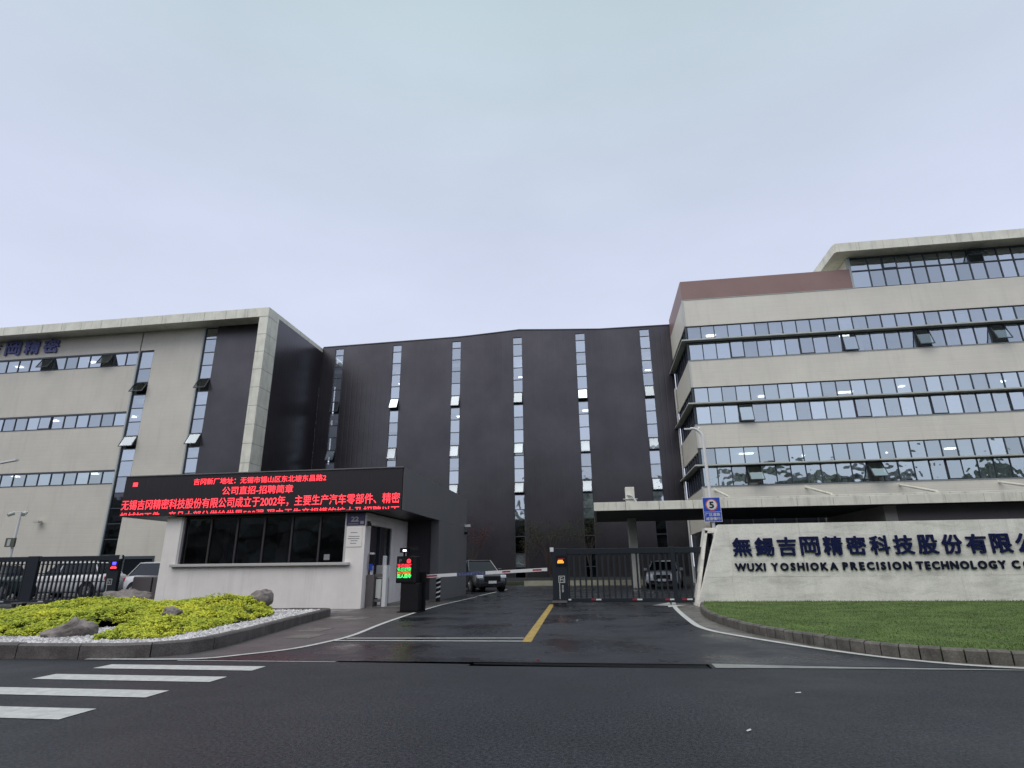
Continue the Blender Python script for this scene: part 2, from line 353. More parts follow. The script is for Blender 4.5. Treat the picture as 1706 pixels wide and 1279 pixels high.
prism('road_joint', [(-90, 7.99), (-3.63, 8.04), (-3.63, 8.18), (-90, 8.11)], -.06, -.002, M_ASPH, kind='structure')
# apron between planter kerb and the white line
wl = smooth_curve([(-7.4, 8.115), (-5.83, 8.24), (-5.3, 8.75), (-4.92, 9.35), (-4.76, 10.22), (-4.72, 11.33), (-5.02, 13.78), (-5.30, 17.2), (-5.45, 20.4)], 6)
sheet('apron', [tuple(p) for p in wl] + [(-5.45, 23.0), (-6.2, 23.2), (-7.6, 23), (-7.6, 18.4), (-7.3, 15.8), (-7.3, 8.3)], .003, M_APRON)
strip('white_lane_line', [tuple(p) for p in wl] + [(-5.40, 23), (-5.36, 26.2)], .10, .007, M_PAINT)
strip('white_lane_line', [(-5.45, 27.0), (-5.32, 34.4)], .12, .004, M_PAINT)
# paving slabs near the door
for (x, y) in ((-6.75, 15.2), (-6.2, 15.0), (-5.95, 12.2), (-5.6, 11.1)):
    o = box('paving_slab', x - .28, x + .28, y - .35, y + .35, -.02, .010, M_GUTTER); o['kind'] = 'structure'
strip('white_lane_line', [tuple(p) for p in smooth_curve([(2.42, 21.5), (2.16, 18.77), (1.98, 14.9), (1.99, 12.8), (2.44, 11.40), (3.34, 9.60), (4.07, 8.72), (4.87, 8.30), (6.2, 8.1), (9, 8.02)], 8)], .13, .006, M_PAINT)
sheet('gutter', [(2.3, 21), (2.16, 18.77), (1.98, 14.9), (1.99, 12.7), (2.44, 11.4), (3.34, 9.6), (4.07, 8.72), (4.87, 8.3), (6.2, 8.12), (6.2, 8.6), (4.6, 8.8), (3.4, 10.2), (2.8, 12), (2.6, 14), (2.7, 17), (2.9, 21)], .003, M_GUTTER)
strip('yellow_line', [(-1.29, 10.42), (-1.46, 15), (-1.66, 20.6)], .16, .006, M_YELLOW)
strip('stop_line', [(-4.62, 10.78), (-1.40, 10.96)], .085, .009, M_PAINT)
strip('stop_line', [(-4.70, 10.42), (-1.37, 10.52)], .085, .009, M_PAINT)
for y0, y1, x0, x1 in ((7.38, 7.70, -6.62, -4.38), (6.62, 6.95, -6.72, -4.43), (5.80, 6.14, -6.75, -4.55), (4.92, 5.31, -6.75, -4.64), (4.1, 4.45, -6.8, -4.7)):
    sheet('zebra_stripe', [(x0, y0), (x1, y0), (x1, y1), (x0, y1)], .005, M_PAINT)
sheet('arrow_marking', [(1.6, 20.1), (2.3, 21.6), (2.2, 20.4), (2.75, 20.3), (2.0, 19.2), (2.05, 19.9)], .005, M_PAINT)
tag(boxes('plastic_scrap', [(-.91, -.875, 8.40, 8.43, -.001, .03)], mat('faded_red_plastic', (.16, .04, .055), .6)), 'small red plastic scrap lying at the edge of the drain', 'litter')

for n_, (x, y, a, m) in enumerate(((1.85, 6.6, .3, M_PAINT), (1.05, 5.15, .9, M_PAINT), (-3.95, 6.45, .2, M_DRAIN), (-.6, 14.6, .5, M_PAINT))):
    bm = bmesh.new(); vs = [bm.verts.new((x + rx * math.cos(a) - ry * math.sin(a), y + rx * math.sin(a) + ry * math.cos(a), z)) for rx, ry, z in ((-.035, -.008, .007), (.025, -.01, .006), (.035, .005, .012), (.0, .012, .009), (-.03, .006, .008))]; bm.faces.new(vs)
    tag(fin('litter_scrap', bm, m, None, (x, y, .007)), ('white paper scrap on the road before the sign lawn', 'tiny white scrap on the near road surface', 'small dark scrap on the road beside the zebra crossing', 'tiny pale scrap on the wet driveway before the barrier')[n_], 'litter', 'scraps on the road')
# ------------------------------------------------------------------ left planter
PL = [(-30, 8.10), (-8.8, 8.10), (-7.22, 8.14), (-6.63, 8.30), (-6.26, 8.62), (-6.16, 9.2), (-6.28, 10.14), (-6.53, 11.56), (-6.88, 13.43), (-7.25, 15.65), (-7.5, 15.85), (-11.5, 15.9)]
pc = [Vector(p) for p in PL[:2]] + smooth_curve(PL[1:], 6)[1:]
def kerb(parent_label, pts, hgt, wd, step, m, nm, cat, side):
    t = thing(nm, parent_label, cat, (*pts[len(pts) // 2], 0))
    # resample the path
    L = [0]
    for a, b in zip(pts, pts[1:]): L.append(L[-1] + (Vector(b) - Vector(a)).length)
    def P(s):
        s = min(max(s, 0), L[-1] - 1e-4)
        for i in range(len(L) - 1):
            if L[i + 1] > s:
                u = (s - L[i]) / (L[i + 1] - L[i]); return Vector(pts[i]).lerp(Vector(pts[i + 1]), u)
        return Vector(pts[-1])
    n = int(L[-1] / step)
    for k in range(n):
        s0, s1 = k * L[-1] / n + .008, (k + 1) * L[-1] / n - .008
        bm = bmesh.new(); rings = []
        for j in range(3):
            s = s0 + (s1 - s0) * j / 2; p = P(s); d = (P(s + .02) - P(s - .02)).normalized(); nn = Vector((-d.y, d.x)) * side
            h = hgt + ((k * 37) % 7 - 3) * .0015; prof = [(0, -.02), (0, h - .025), (.025, h), (wd, h), (wd, -.02)]
            rings.append([bm.verts.new((*(p + nn * a), z)) for a, z in prof])
        for A, B in zip(rings, rings[1:]):
            for q in range(5): bm.faces.new((A[q], A[(q + 1) % 5], B[(q + 1) % 5], B[q]))
        bm.faces.new(rings[0]); bm.faces.new(rings[-1][::-1])
        c = P((s0 + s1) / 2); fin('kerb_stone', bm, m, t, (c.x, c.y, 0))
    return t
kerb('low grey granite kerb curving round the planter of yellow plants', [tuple(p) for p in pc], .2, .15, 1.0, M_KERB, 'kerb', 'kerb', 1)
inner = [tuple(p) for p in pc]
prism('planter_bed', [(-30, 8.24), (-8.8, 8.24), (-7.22, 8.28), (-6.7, 8.42), (-6.42, 8.7), (-6.32, 9.2), (-6.43, 10.1), (-6.68, 11.5), (-7.02, 13.4), (-7.38, 15.6), (-7.6, 15.75), (-15.2, 15.8), (-17.5, 13), (-30, 12)], -.05, .13, M_SOIL, kind='structure')
def gauss(x, y, cx, cy, sx, sy): return math.exp(-((x - cx) / sx) ** 2 - ((y - cy) / sy) ** 2)
def hplant(x, y):
    h = .15 + .36 * gauss(x, y, -9.0, 13.9, 1.3, 1.5) + .34 * gauss(x, y, -12.3, 13.6, 2.0, 1.6) + .20 * gauss(x, y, -9.6, 11.6, 2.0, 1.3) + .14 * gauss(x, y, -11.2, 10.4, 1.8, 1.2) + .06 * gauss(x, y, -8.0, 10.3, 1.0, 1.0)
    h *= 1 - .35 * max(0, (y - 15.0) / .8) if y > 15 else 1
    return h
def slope(x, y):
    n = sum(inplant(x + math.cos(a) * q, y + math.sin(a) * q) for a in (0, .785, 1.57, 2.356, 3.14, 3.93, 4.71, 5.5) for q in (.18, .42)) / 16
    return max(0, min(1, (n - .35) / .65))
def inplant(x, y):
    """plants cover the bed except a pebble margin inside the kerb and a pebble tongue behind the front rock"""
    n = noise.noise(Vector((x * .9, y * .9, 0))) * .18
    if y < 8.95 + n or y > 15.6: return False
    # right margin
    xr = -6.42 - (y - 9.2) * .155 - .62 if y > 9.2 else -6.6 - (9.4 - y) * .8 - .4
    if y > 13.6: xr -= (y - 13.6) * .45
    if x > xr + n: return False
    if x < -30 or y > 15.7 - max(0, (-14.8 - x)) * .9: return False
    # tongue
    if y < 10.9 and abs(x - (-8.62 - (y - 9) * .42)) < .55 - (y - 9) * .17 + n * .6: return False
    if x < -8.8 and y < 9.3 + n: return False
    return True
def rnd(a, b): return a + (b - a) * random.random()
# pebbles
bm = bmesh.new(); cnt = 0
ico = bmesh.new(); bmesh.ops.create_icosphere(ico, subdivisions=1, radius=1); ivs = [v.co.copy() for v in ico.verts]; ifs = [[v.index for v in f.verts] for f in ico.faces]; ico.free()
octv = [Vector(v) for v in ((1, 0, 0), (-1, 0, 0), (0, 1, 0), (0, -1, 0), (0, 0, 1))]; octf = [(0, 2, 4), (2, 1, 4), (1, 3, 4), (3, 0, 4)]
def insidebed(x, y):
    if y < 8.27 or y > 15.7: return False
    xr = -6.45 - (y - 9.2) * .16 if y > 9.2 else -6.45 - (9.2 - y) ** 2 * 1.4
    return x < xr
verts, faces = [], []
tries = 0
while cnt < 13000 and tries < 200000:
    tries += 1; y = 8.27 + 7.5 * random.random() ** 1.4; x = rnd(-15, -6.4)
    if not insidebed(x, y) or inplant(x - .0, y): continue
    s = rnd(.018, .042); b = len(verts); th = rnd(0, 6.28); c, sn = math.cos(th), math.sin(th); fl = rnd(.5, 1); z = .145 + rnd(0, .02)
    for v in octv: verts.append((x + s * (c * v.x * 1.3 - sn * v.y), y + s * (sn * v.x * 1.3 + c * v.y), z + s * fl * v.z))
    faces += [tuple(b + i for i in f) for f in octf]; cnt += 1
me = bpy.data.meshes.new('pebbles'); me.from_pydata(verts, [], faces); o = mobj('pebbles', me, M_PEB); o['kind'] = 'stuff'
tag(o, 'loose white pebbles along the inside of the planter kerb', 'pebbles'); o['kind'] = 'stuff'
# sedum: rosettes of small leaves over mounded soil
verts, faces = [], []; verts2, faces2 = [], []
gx0, gx1, gy0, gy1, st = -30.0, -6.4, 8.3, 18.3, .2
nx, ny = int((gx1 - gx0) / st), int((gy1 - gy0) / st)
def clump(x, y): return .055 * noise.noise(Vector((x * 2.6, y * 2.6, 3))) + .045 * noise.noise(Vector((x * 6, y * 6, 9)))
for j in range(ny + 1):
    for i in range(nx + 1):
        x, y = gx0 + i * st, gy0 + j * st; verts2.append((x, y, .135 + (hplant(x, y) + clump(x, y) - .16) * slope(x, y) if inplant(x, y) else .10))
for j in range(ny):
    for i in range(nx):
        b = j * (nx + 1) + i; q = (b, b + 1, b + nx + 2, b + nx + 1)
        if all(verts2[k][2] > .101 for k in q): faces2.append(q)
me = bpy.data.meshes.new('mound'); me.from_pydata(verts2, [], faces2); o = mobj('planter_mound', me, M_MOUND); o['kind'] = 'structure'
def leafy(n, xr, yr, nl=15, sc=1.0):
    k = 0; tr = 0
    while k < n and tr < n * 12:
        tr += 1; x, y = rnd(*xr), rnd(*yr)
        if not inplant(x, y): continue
        gap = noise.noise(Vector((x * 2.1, y * 2.1, 20)))
        if gap < -.14 and random.random() < .88: continue
        z = .15 + (hplant(x, y) + clump(x, y) - .15) * slope(x, y); k += 1; rad = rnd(.035, .075) * sc; z += rnd(-.02, .03)
        for q in range(nl):
            a = rnd(0, 6.28); el = rnd(.15, 1.45); d = Vector((math.cos(a) * math.cos(el), math.sin(a) * math.cos(el), math.sin(el)))
            p = Vector((x, y, z)) + d * rad; u = d.orthogonal().normalized() if random.random() < .5 else d.cross(Vector((0, 0, 1))).normalized(); v_ = (d.cross(u) + d * .5).normalized(); sz = rnd(.011, .02) * sc; b = len(verts)
            verts.extend([tuple(p - u * sz - v_ * sz * .6), tuple(p + u * sz - v_ * sz * .6), tuple(p + v_ * sz * 1.3)]); faces.append((b, b + 1, b + 2))
leafy(5200, (-12, -6.5), (8.9, 11.5), 17); leafy(5600, (-14, -6.9), (11.5, 15.7), 15, 1.15); leafy(2600, (-24, -12), (9, 15.7), 12, 1.3)
me = bpy.data.meshes.new('sedum'); me.from_pydata(verts, [], faces); o = mobj('ground_cover_plants', me, M_SEDUM)
tag(o, 'low yellow green ground cover plants filling the left planter', 'plants'); o['kind'] = 'stuff'
def rock(loc, r, seed, label, rot=0, lean=0, amp=1.0):
    bm = bmesh.new(); bmesh.ops.create_icosphere(bm, subdivisions=4, radius=1)
    for v in bm.verts:
        n = noise.noise(v.co * 1.1 + Vector((seed, 0, 0))) * .45 + noise.noise(v.co * 2.6 + Vector((seed, 5, 0))) * .2 + noise.noise(v.co * 6 + Vector((seed, 5, 0))) * .06
        n += .22 * (abs(noise.noise(v.co * 1.7 + Vector((seed, 1, 7)))) - .2) * 2
        n *= amp; v.co = v.co * (1 + n); v.co.z *= 1 + lean * v.co.x; v.co = Vector((v.co.x * r[0], v.co.y * r[1], v.co.z * r[2]))
        v.co.rotate(Matrix.Rotation(rot, 3, 'Z'))
    me = bpy.data.meshes.new('rock'); bm.to_mesh(me); bm.free()
    for p in me.polygons: p.use_smooth = True
    o = mobj('garden_rock', me, M_ROCK, None, loc); tag(o, label, 'rock', 'rocks in the planter')
    return o
rock((-8.98, 9.35, .20), (.33, .22, .19), 4.1, 'long brown rock at the front of the planter among white pebbles', .35, .45)
rock((-8.45, 11.1, .40), (.19, .16, .11), 11.7, 'small dark knobbly rock half sunk in the middle of the plants')
rock((-8.45, 14.3, .52), (.30, .28, .22), 22.1, 'round dark rock on the plants below the booth window', amp=.45)
rock((-12.9, 15.1, .42), (.72, .4, .26), 33.8, 'broad low grey rock behind the plants beside the left gate', .1)

# ------------------------------------------------------------------ lawn and right kerb
LK = [(2.95, 19.1), (2.60, 17.0), (2.44, 15.0), (2.47, 13.72), (2.65, 12.05), (2.92, 11.07), (3.39, 9.82), (3.85, 9.04), (4.4, 8.66), (4.97, 8.44), (5.9, 8.3), (8, 8.25), (16, 8.25)]
lk = [tuple(p) for p in smooth_curve(LK, 6)]
kerb('grey stone kerb of short blocks curving along the lawn', lk, .17, .10, .235, M_KERB2, 'kerb', 'kerb', 1)
lawn = [(x + .08, y + .06) for x, y in lk]
prism('lawn', lawn + [(16, 20), (3.1, 20)], -.03, .15, M_LAWN, kind='structure')
verts, faces = [], []
def lawn_in(x, y):
    ins = False; n = len(lawn_p)
    for i in range(n):
        x1, y1 = lawn_p[i]; x2, y2 = lawn_p[(i + 1) % n]
        if (y1 > y) != (y2 > y) and x < (x2 - x1) * (y - y1) / (y2 - y1) + x1: ins = not ins
    return ins
lawn_p = lawn + [(16, 19.4), (3.1, 19.4)]
k = 0
while k < 95000:
    y = 8.3 + 11.1 * random.random() ** 1.3; x = rnd(2.6, 15.5)
    if not lawn_in(x, y): continue
    k += 1; h = rnd(.008, .028) * (1 + .5 * noise.noise(Vector((x * 1.5, y * 1.5, 0)))) * (2.2 if y > 19.1 else 1); a = rnd(0, 6.28); l = rnd(.003, .007); b = len(verts); lx, ly = rnd(-.02, .02), rnd(-.02, .02)
    dx, dy = math.cos(a) * l, math.sin(a) * l
    verts.extend([(x - dx, y - dy, .148), (x + dx, y + dy, .148), (x + lx, y + ly, .15 + h)]); faces.append((b, b + 1, b + 2))
me = bpy.data.meshes.new('grass'); me.from_pydata(verts, [], faces); o = mobj('grass', me, M_BLADE)
tag(o, 'short green lawn grass in front of the company sign wall', 'grass'); o['kind'] = 'stuff'

# ------------------------------------------------------------------ central dark building
YC = 46.0; XL, XR = -23.99, 6.87
YLF, YLW = 37.03, 38.52   # left building: portal front, wall plane
YR = 39.01
cb = thing('factory_building', 'tall dark metal clad factory block with six narrow window strips', 'building', ((XL + XR) / 2, YC, 0))
SX = [(-22.74, -21.92), (-17.31, -16.48), (-11.89, -11.06), (-6.47, -5.64), (-1.06, -.23), (4.34, 5.17)]
prof = [(-23.9, 20.51), (-11.5, 20.66), (-10.3, 20.71), (-8.0, 20.84), (-5.88, 20.97), (-3.3, 20.80), (1.0, 20.54), (6.87, 20.50)]
def proftop(x):
    for (a, za), (b, zb) in zip(prof, prof[1:]):
        if a <= x <= b: return za + (zb - za) * (x - a) / (b - a)
    return 20.5
edges = [XL] + [v for s in SX for v in s] + [XR]
zt = 20.28
def wallpoly(name, x0, x1, z0, m, y, par):
    """a wall panel from z0 up to the roofline"""
    xs = [x0] + [p[0] for p in prof if x0 < p[0] < x1] + [x1]
    bm = bmesh.new(); fr = [bm.verts.new((x, y, z0)) for x in (x0, x1)]; tp = [bm.verts.new((x, y, proftop(x))) for x in xs[::-1]]
    f = bm.faces.new(fr + tp); r = bmesh.ops.extrude_face_region(bm, geom=[f])
    for v in r['geom']:
        if isinstance(v, bmesh.types.BMVert): v.co.y += .4
    return fin(name, bm, m, par, (x0, y, 0))
for i in range(0, len(edges), 2):
    x0, x1 = edges[i], edges[i + 1]
    # cladding split into tall panels
    n = 1
    for k in range(n): wallpoly('cladding_panel', x0 + (x1 - x0) * k / n, x0 + (x1 - x0) * (k + 1) / n, 0, M_DARK, YC, cb)
for a, b in SX: wallpoly('cladding_panel', a, b, zt, M_DARK, YC + .002, cb)
# roof cap
bm = bmesh.new()
for (a, za), (b, zb) in zip(prof, prof[1:]):
    vs = []
    for x, z in ((a, za), (b, zb)):
        vs.append([bm.verts.new((x, y, z + dz)) for y, dz in ((YC - .06, -.02), (YC - .06, .06), (YC + 12, .06), (YC + 12, -.02))])
    for q in range(4): bm.faces.new((vs[0][q], vs[0][(q + 1) % 4], vs[1][(q + 1) % 4], vs[1][q]))
fin('roof_cap', bm, M_DARK, cb, (0, YC, 20))
box('back_wall', XL, XR, YC + 11.5, YC + 12, 0, 20.4, M_DARK, cb)
box('room_back', XL, XR, YC + 3.2, YC + 3.4, 0, 20.2, M_ROOMD, cb)
TR = [20.28, 19.65, 18.57, 17.49, 16.40, 15.30, 14.21, 13.15, 12.06, 10.96, 9.90, 8.83, 7.74, 6.72, 5.57, 4.80, 3.5, 2.2, 1.22, .15]
OPEN = {5: .32, 9: .26, 12: .30}       # opener rows (index of the upper edge)
PC = {}
def pane_mesh(wd, ht, m):
    k = (round(wd, 3), round(ht, 3), m.name)
    if k not in PC:
        bm = bmesh.new(); bm.faces.new([bm.verts.new((x, 0, z)) for x, z in ((-wd / 2, -ht / 2), (wd / 2, -ht / 2), (wd / 2, ht / 2), (-wd / 2, ht / 2))])
        me = bpy.data.meshes.new('pane'); bm.to_mesh(me); bm.free(); me.materials.append(m); PC[k] = me
    return PC[k]
def sash_mesh(wd, ht, m, b=.045):
    k = ('s', round(wd, 3), round(ht, 3), m.name)
    if k not in PC:
        bm = bmesh.new()      # hinged at the top edge: origin there
        addbox(bm, -wd / 2, wd / 2, -.03, .03, -b, 0, 1); addbox(bm, -wd / 2, wd / 2, -.03, .03, -ht, -ht + b, 1)
        addbox(bm, -wd / 2, -wd / 2 + b, -.03, .03, -ht + b, -b, 1); addbox(bm, wd / 2 - b, wd / 2, -.03, .03, -ht + b, -b, 1)
        f = bm.faces.new([bm.verts.new((x, -.005, z)) for x, z in ((-wd / 2 + b, -ht + b), (wd / 2 - b, -ht + b), (wd / 2 - b, -b), (-wd / 2 + b, -b))]); f.material_index = 0
        bmesh.ops.recalc_face_normals(bm, faces=bm.faces)
        me = bpy.data.meshes.new('sash'); bm.to_mesh(me); bm.free(); me.materials.append(m); me.materials.append(M_FRAME); PC[k] = me
    return PC[k]
def pane(par, x, y, z, wd, ht, m, ang=0, side=False, name='pane'):
    o = mobj(name, pane_mesh(wd, ht, m), None, par, (x, y, z)); o.rotation_euler = (0, 0, R(90) if side else 0); return o
def sash(par, x, y, ztop, wd, ht, m, ang):
    o = mobj('opening_sash', sash_mesh(wd, ht, m), None, par, (x, y, ztop)); o.rotation_euler = (-ang, 0, 0); return o
for si, (a, b) in enumerate(SX):
    xc = (a + b) / 2; wd = b - a
    L = [(a, a + .035, YC + .02, YC + .14, 0, zt), (b - .035, b, YC + .02, YC + .14, 0, zt)]
    for z in TR: L.append((a + .035, b - .035, YC + .03, YC + .13, z - .028, z + .028))
    fr = boxes('window_frame', L, M_FRAME, cb, (xc, YC, 10))
    for i in range(len(TR) - 1):
        z1, z0 = TR[i] - .028, TR[i + 1] + .028
        low = z1 < 4.8
        g = M_GLASS_D if (low and not (si == 3 and i == 17)) else M_GLASS_C
        if i in OPEN: sash(fr, xc, YC + .02, z1, wd - .07, (z1 - z0) * .99, M_GLASS_D if low else M_GLASS_S, OPEN[i] + (.14 if (si + i) % 3 == 0 else 0))
        else: pane(fr, xc, YC + .07, (z0 + z1) / 2, wd - .07, z1 - z0, g)
    # blinds behind the panes of the lower storeys, and slab edges
    for i in range(len(TR) - 1):
        z1, z0 = TR[i], TR[i + 1]
        if (4.8 <= z0 < 13.3 or (si == 3 and i == 17)) and i not in (6, ) and random.random() < (.9 if si else .15):
            box('blind', a + .05, b - .05, YC + .17, YC + .19, z0 + (.0 if random.random() < .7 else .3), z1, M_BLIND, cb)
    for z in (14.0, 9.65, 5.2, 18.2):
        box('slab_edge', a, b, YC + .22, YC + 3, z - .25, z + .12, M_CEIL, cb)
    for zz in ((17.0, ) if si % 2 else (13.7, )):
        box('ceiling_light', xc - .1, xc + .35, YC + 1.0, YC + 1.25, zz - .03, zz + .02, M_LAMP, cb)
# projecting fin-frame down the building (leftmost strip lies by the left block)
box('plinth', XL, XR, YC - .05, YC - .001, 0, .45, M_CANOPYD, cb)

# ------------------------------------------------------------------ left building
lb = thing('factory_building', 'beige factory block with pale stone portal frame and blue rooftop lettering', 'building', (-36, YLW, 0))
XW = -75.0
# portal: fascia panels along the roof, column cladding at the right end
fx = [-23.99, -25.75, -27.56, -29.38, -31.18, -32.99]
while fx[-1] > XW: fx.append(fx[-1] - 1.785)
for k in range(len(fx) - 1):
    box('fascia_panel', fx[k + 1] + .012, fx[k] - (.012 if k else 0), YLF, YLF + .35, 19.66, 20.40, M_STONE, lb, bev=.008)
box('fascia_core', XW, -24.1, YLF + .03, YLF + .33, 19.69, 20.36, M_CANOPYD, lb)
box('soffit', XW, -24.72, YLF + .35, YLW + .1, 19.80, 20.30, M_STONE, lb)
zc = [0, 1.4, 2.8, 4.2, 5.6, 7.0, 8.4, 9.8, 11.2, 12.6, 14.0, 15.4, 16.8, 18.2, 19.64]
for z0, z1 in zip(zc, zc[1:]):
    box('column_tile', -24.72, -23.99, YLF, YLW, z0 + .010, z1 - .010, M_STONE, lb, bev=.008)
box('column_core', -24.70, -24.01, YLF + .02, YLW, 0, 19.66, M_CANOPYD, lb)
box('end_fascia', -24.3, -23.985, YLF + .36, YLW, 19.65, 20.40, M_STONE, lb); box('end_fascia', -24.3, -23.985, YLW + .004, YC - .002, 20.05, 20.40, M_STONE, lb)
box('side_wall', -24.4, -23.99, YLW + .002, YC - .002, 0, 20.05, M_DARK, lb)
box('roof', XW, -24.3, YLW, YC + 10, 20.05, 20.3, M_LEDGE, lb)
# front wall pieces
S1, S2 = (-35.70, -34.48), (-30.20, -29.15)
BANDS = [(16.93, 18.14), (11.94, 13.11), (7.49, 8.55)]
box('cladding_panel', -29.15, -24.72, YLW, YLW + .4, 0, 20.0, M_DARK, lb)
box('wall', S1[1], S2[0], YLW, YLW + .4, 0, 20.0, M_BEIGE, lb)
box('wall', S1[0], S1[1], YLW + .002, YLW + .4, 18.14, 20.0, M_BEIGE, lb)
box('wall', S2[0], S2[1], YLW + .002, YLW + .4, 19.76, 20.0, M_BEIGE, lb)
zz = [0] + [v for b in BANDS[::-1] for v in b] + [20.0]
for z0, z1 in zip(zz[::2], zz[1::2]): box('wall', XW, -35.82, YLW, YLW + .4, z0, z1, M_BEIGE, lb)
box('pilaster', -35.82, -35.70, YLW - .06, YLW + .4, 0, 18.14, M_LEDGE_T, lb)
box('pilaster', -30.32, -30.20, YLW - .06, YLW - .002, 0, 19.76, M_LEDGE_T, lb)
def hstrip(name, par, y, s, trs, openers, dark_below=0):
    a, b = s; xc = (a + b) / 2
    L = [(a, a + .04, y + .03, y + .14, 0, trs[0]), (b - .04, b, y + .03, y + .14, 0, trs[0])] + [(a + .04, b - .04, y + .04, y + .13, z - .03, z + .03) for z in trs]
    fr = boxes(name, L, M_FRAME, par, (xc, y, 9))
    for i in range(len(trs) - 1):
        z1, z0 = trs[i] - .03, trs[i + 1] + .03
        if i in openers: sash(fr, xc, y + .03, z1, b - a - .08, z1 - z0, M_GLASS_S, openers[i])
        else: pane(fr, xc, y + .08, (z0 + z1) / 2, b - a - .08, z1 - z0, M_GLASS_D if z1 < dark_below else M_GLASS)
    return fr
hstrip('window_frame', lb, YLW, S1, [18.04, 16.6, 15.45, 14.42, 13.33, 12.23, 11.13, 10.1, 9.2, 8.0, 6.8, 5.66, 4.55, 3.45, 2.35, 1.2, .1], {2: .52, 6: .48}, 7)
hstrip('window_frame', lb, YLW, S2, [19.69, 18.76, 17.64, 16.56, 15.45, 14.42, 13.31, 12.22, 11.10, 10.05, 9.2, 8.1, 7, 5.9, 4.8, 3.7, 2.6, 1.4, .1], {4: .52, 8: .5}, 6)
for bi, (z0, z1) in enumerate(BANDS):
    x1 = -35.82; n = 22; pt = 1.105; a = x1 - n * pt
    L = [(a, x1, YLW + .02, YLW + .16, z1 - .13, z1), (a, x1, YLW - .03, YLW + .16, z0, z0 + .05)] + [(x1 - k * pt - .03, x1 - k * pt + .03, YLW + .04, YLW + .14, z0 + .05, z1 - .13) for k in range(n + 1)]
    fr = boxes('window_frame', L, M_FRAME, lb, (x1 - 6, YLW, z0))
    op = {0: {2: .5, 7: .48}, 1: {6: .03}, 2: {}}[bi]
    for k in range(n):
        xc = x1 - (k + .5) * pt
        if k in op: sash(fr, xc, YLW + .02, z1 - .13, pt - .06, z1 - z0 - .2, M_GLASS, op[k])
        else: pane(fr, xc, YLW + .09, (z0 + z1) / 2 - .04, pt - .06, z1 - z0 - .18, M_GLASS if bi < 2 else M_GLASS_B)
    L = []
    box('slab_edge', XW, x1, YLW + .5, YLW + 6, z1 + .15, z1 + .4, M_CEIL, lb); box('slab_edge', XW, x1, YLW + .5, YLW + 6, z0 - 1.2, z0 - .9, M_ROOM, lb)
    for k in range(7):
        if (k * 5 + bi) % 3 == 1: box('ceiling_light', x1 - 1.2 - k * 2.4 - .3, x1 - 1.2 - k * 2.4 + .25, YLW + 1.8, YLW + 2.1, z1 + .06, z1 + .1, M_LAMP, lb)
box('room_back', XW, -25, YLW + 6, YLW + 6.2, 0, 19.9, M_ROOM, lb)
for (a, b) in (S1, S2):
    for z in (14.0, 9.6, 5.0): box('slab_edge', a, b, YLW + .45, YLW + 6, z - .2, z + .2, M_CEIL, lb)
# ground floor window by the gate
boxes('window_frame', [(-33.7, -31.3, YLW - .05, YLW - .002, 2.05, 2.25), (-33.7, -33.6, YLW - .05, YLW - .002, .9, 2.05), (-31.4, -31.3, YLW - .05, YLW - .002, .9, 2.05)], M_FRAME, lb, (-32.5, YLW, 1.6))
mobj('pane', pane_mesh(2.2, 1.2, M_CGL), None, lb, (-32.5, YLW - .01, 1.45))
wl_ = thing('wall_light', 'small dark lamp on a bracket high on the beige facade', 'wall light', (-41.0, YLW, 4.8))
boxes('lamp_head', [(-41.4, -40.95, YLW - .5, YLW - .15, 4.72, 4.86)], M_LEDGE, wl_); boxes('bracket', [(-41.2, -41.1, YLW - .15, YLW, 4.76, 4.82)], M_FRAME, wl_)
# blue characters under the roof
for ch, x in zip('無錫吉岡精密', (-53.5, -51.5, -49.55, -47.62, -45.8, -43.98)):
    me = text_mesh(ch, 1.38, 1.15, .035, .06, M_PURP); mobj('character', me, None, lb, (x - .72, YLW - .09, 18.5))

# ------------------------------------------------------------------ right building
rb = thing('office_building', 'beige office block with stacked window ribbons, brown parapet and overhanging top storey', 'building', (18, YR, 0))
XE = 40.0
P0, PP, NP = 7.03, .912, 30
ROWS = [(14.80, 17.38, 16.20), (10.23, 12.84, 11.62), (6.08, 8.63, 7.42)]
xe = P0 + PP * NP
wz = [(5.0, 6.08), (8.63, 10.23), (12.84, 14.80), (17.38, 19.40)]
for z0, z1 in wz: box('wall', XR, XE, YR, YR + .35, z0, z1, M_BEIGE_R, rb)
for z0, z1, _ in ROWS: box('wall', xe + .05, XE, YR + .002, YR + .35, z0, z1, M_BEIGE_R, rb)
for z0, z1 in [(3.4, 6.0), (8.42, 10.23), (12.80, 14.78), (17.38, 19.40)]: box('side_wall', XR, XR + .35, YR + .352, YC - .002, z0, z1, M_BEIGE_R, rb)
box('wall', XR + .001, XR + .35, YR + .355, YC - .003, 19.40, 20.93, M_BROWN, rb); 
box('parapet', XR, 18.42, YR, YR + .35, 19.44, 20.91, M_BROWN, rb); box('parapet_trim', XR - .02, 18.42, YR - .03, YR + .3, 19.40, 19.44, M_LEDGE_T, rb)
box('roof', XR + .4, XE, YR + .4, YC + 8, 19.1, 19.3, M_LEDGE, rb)
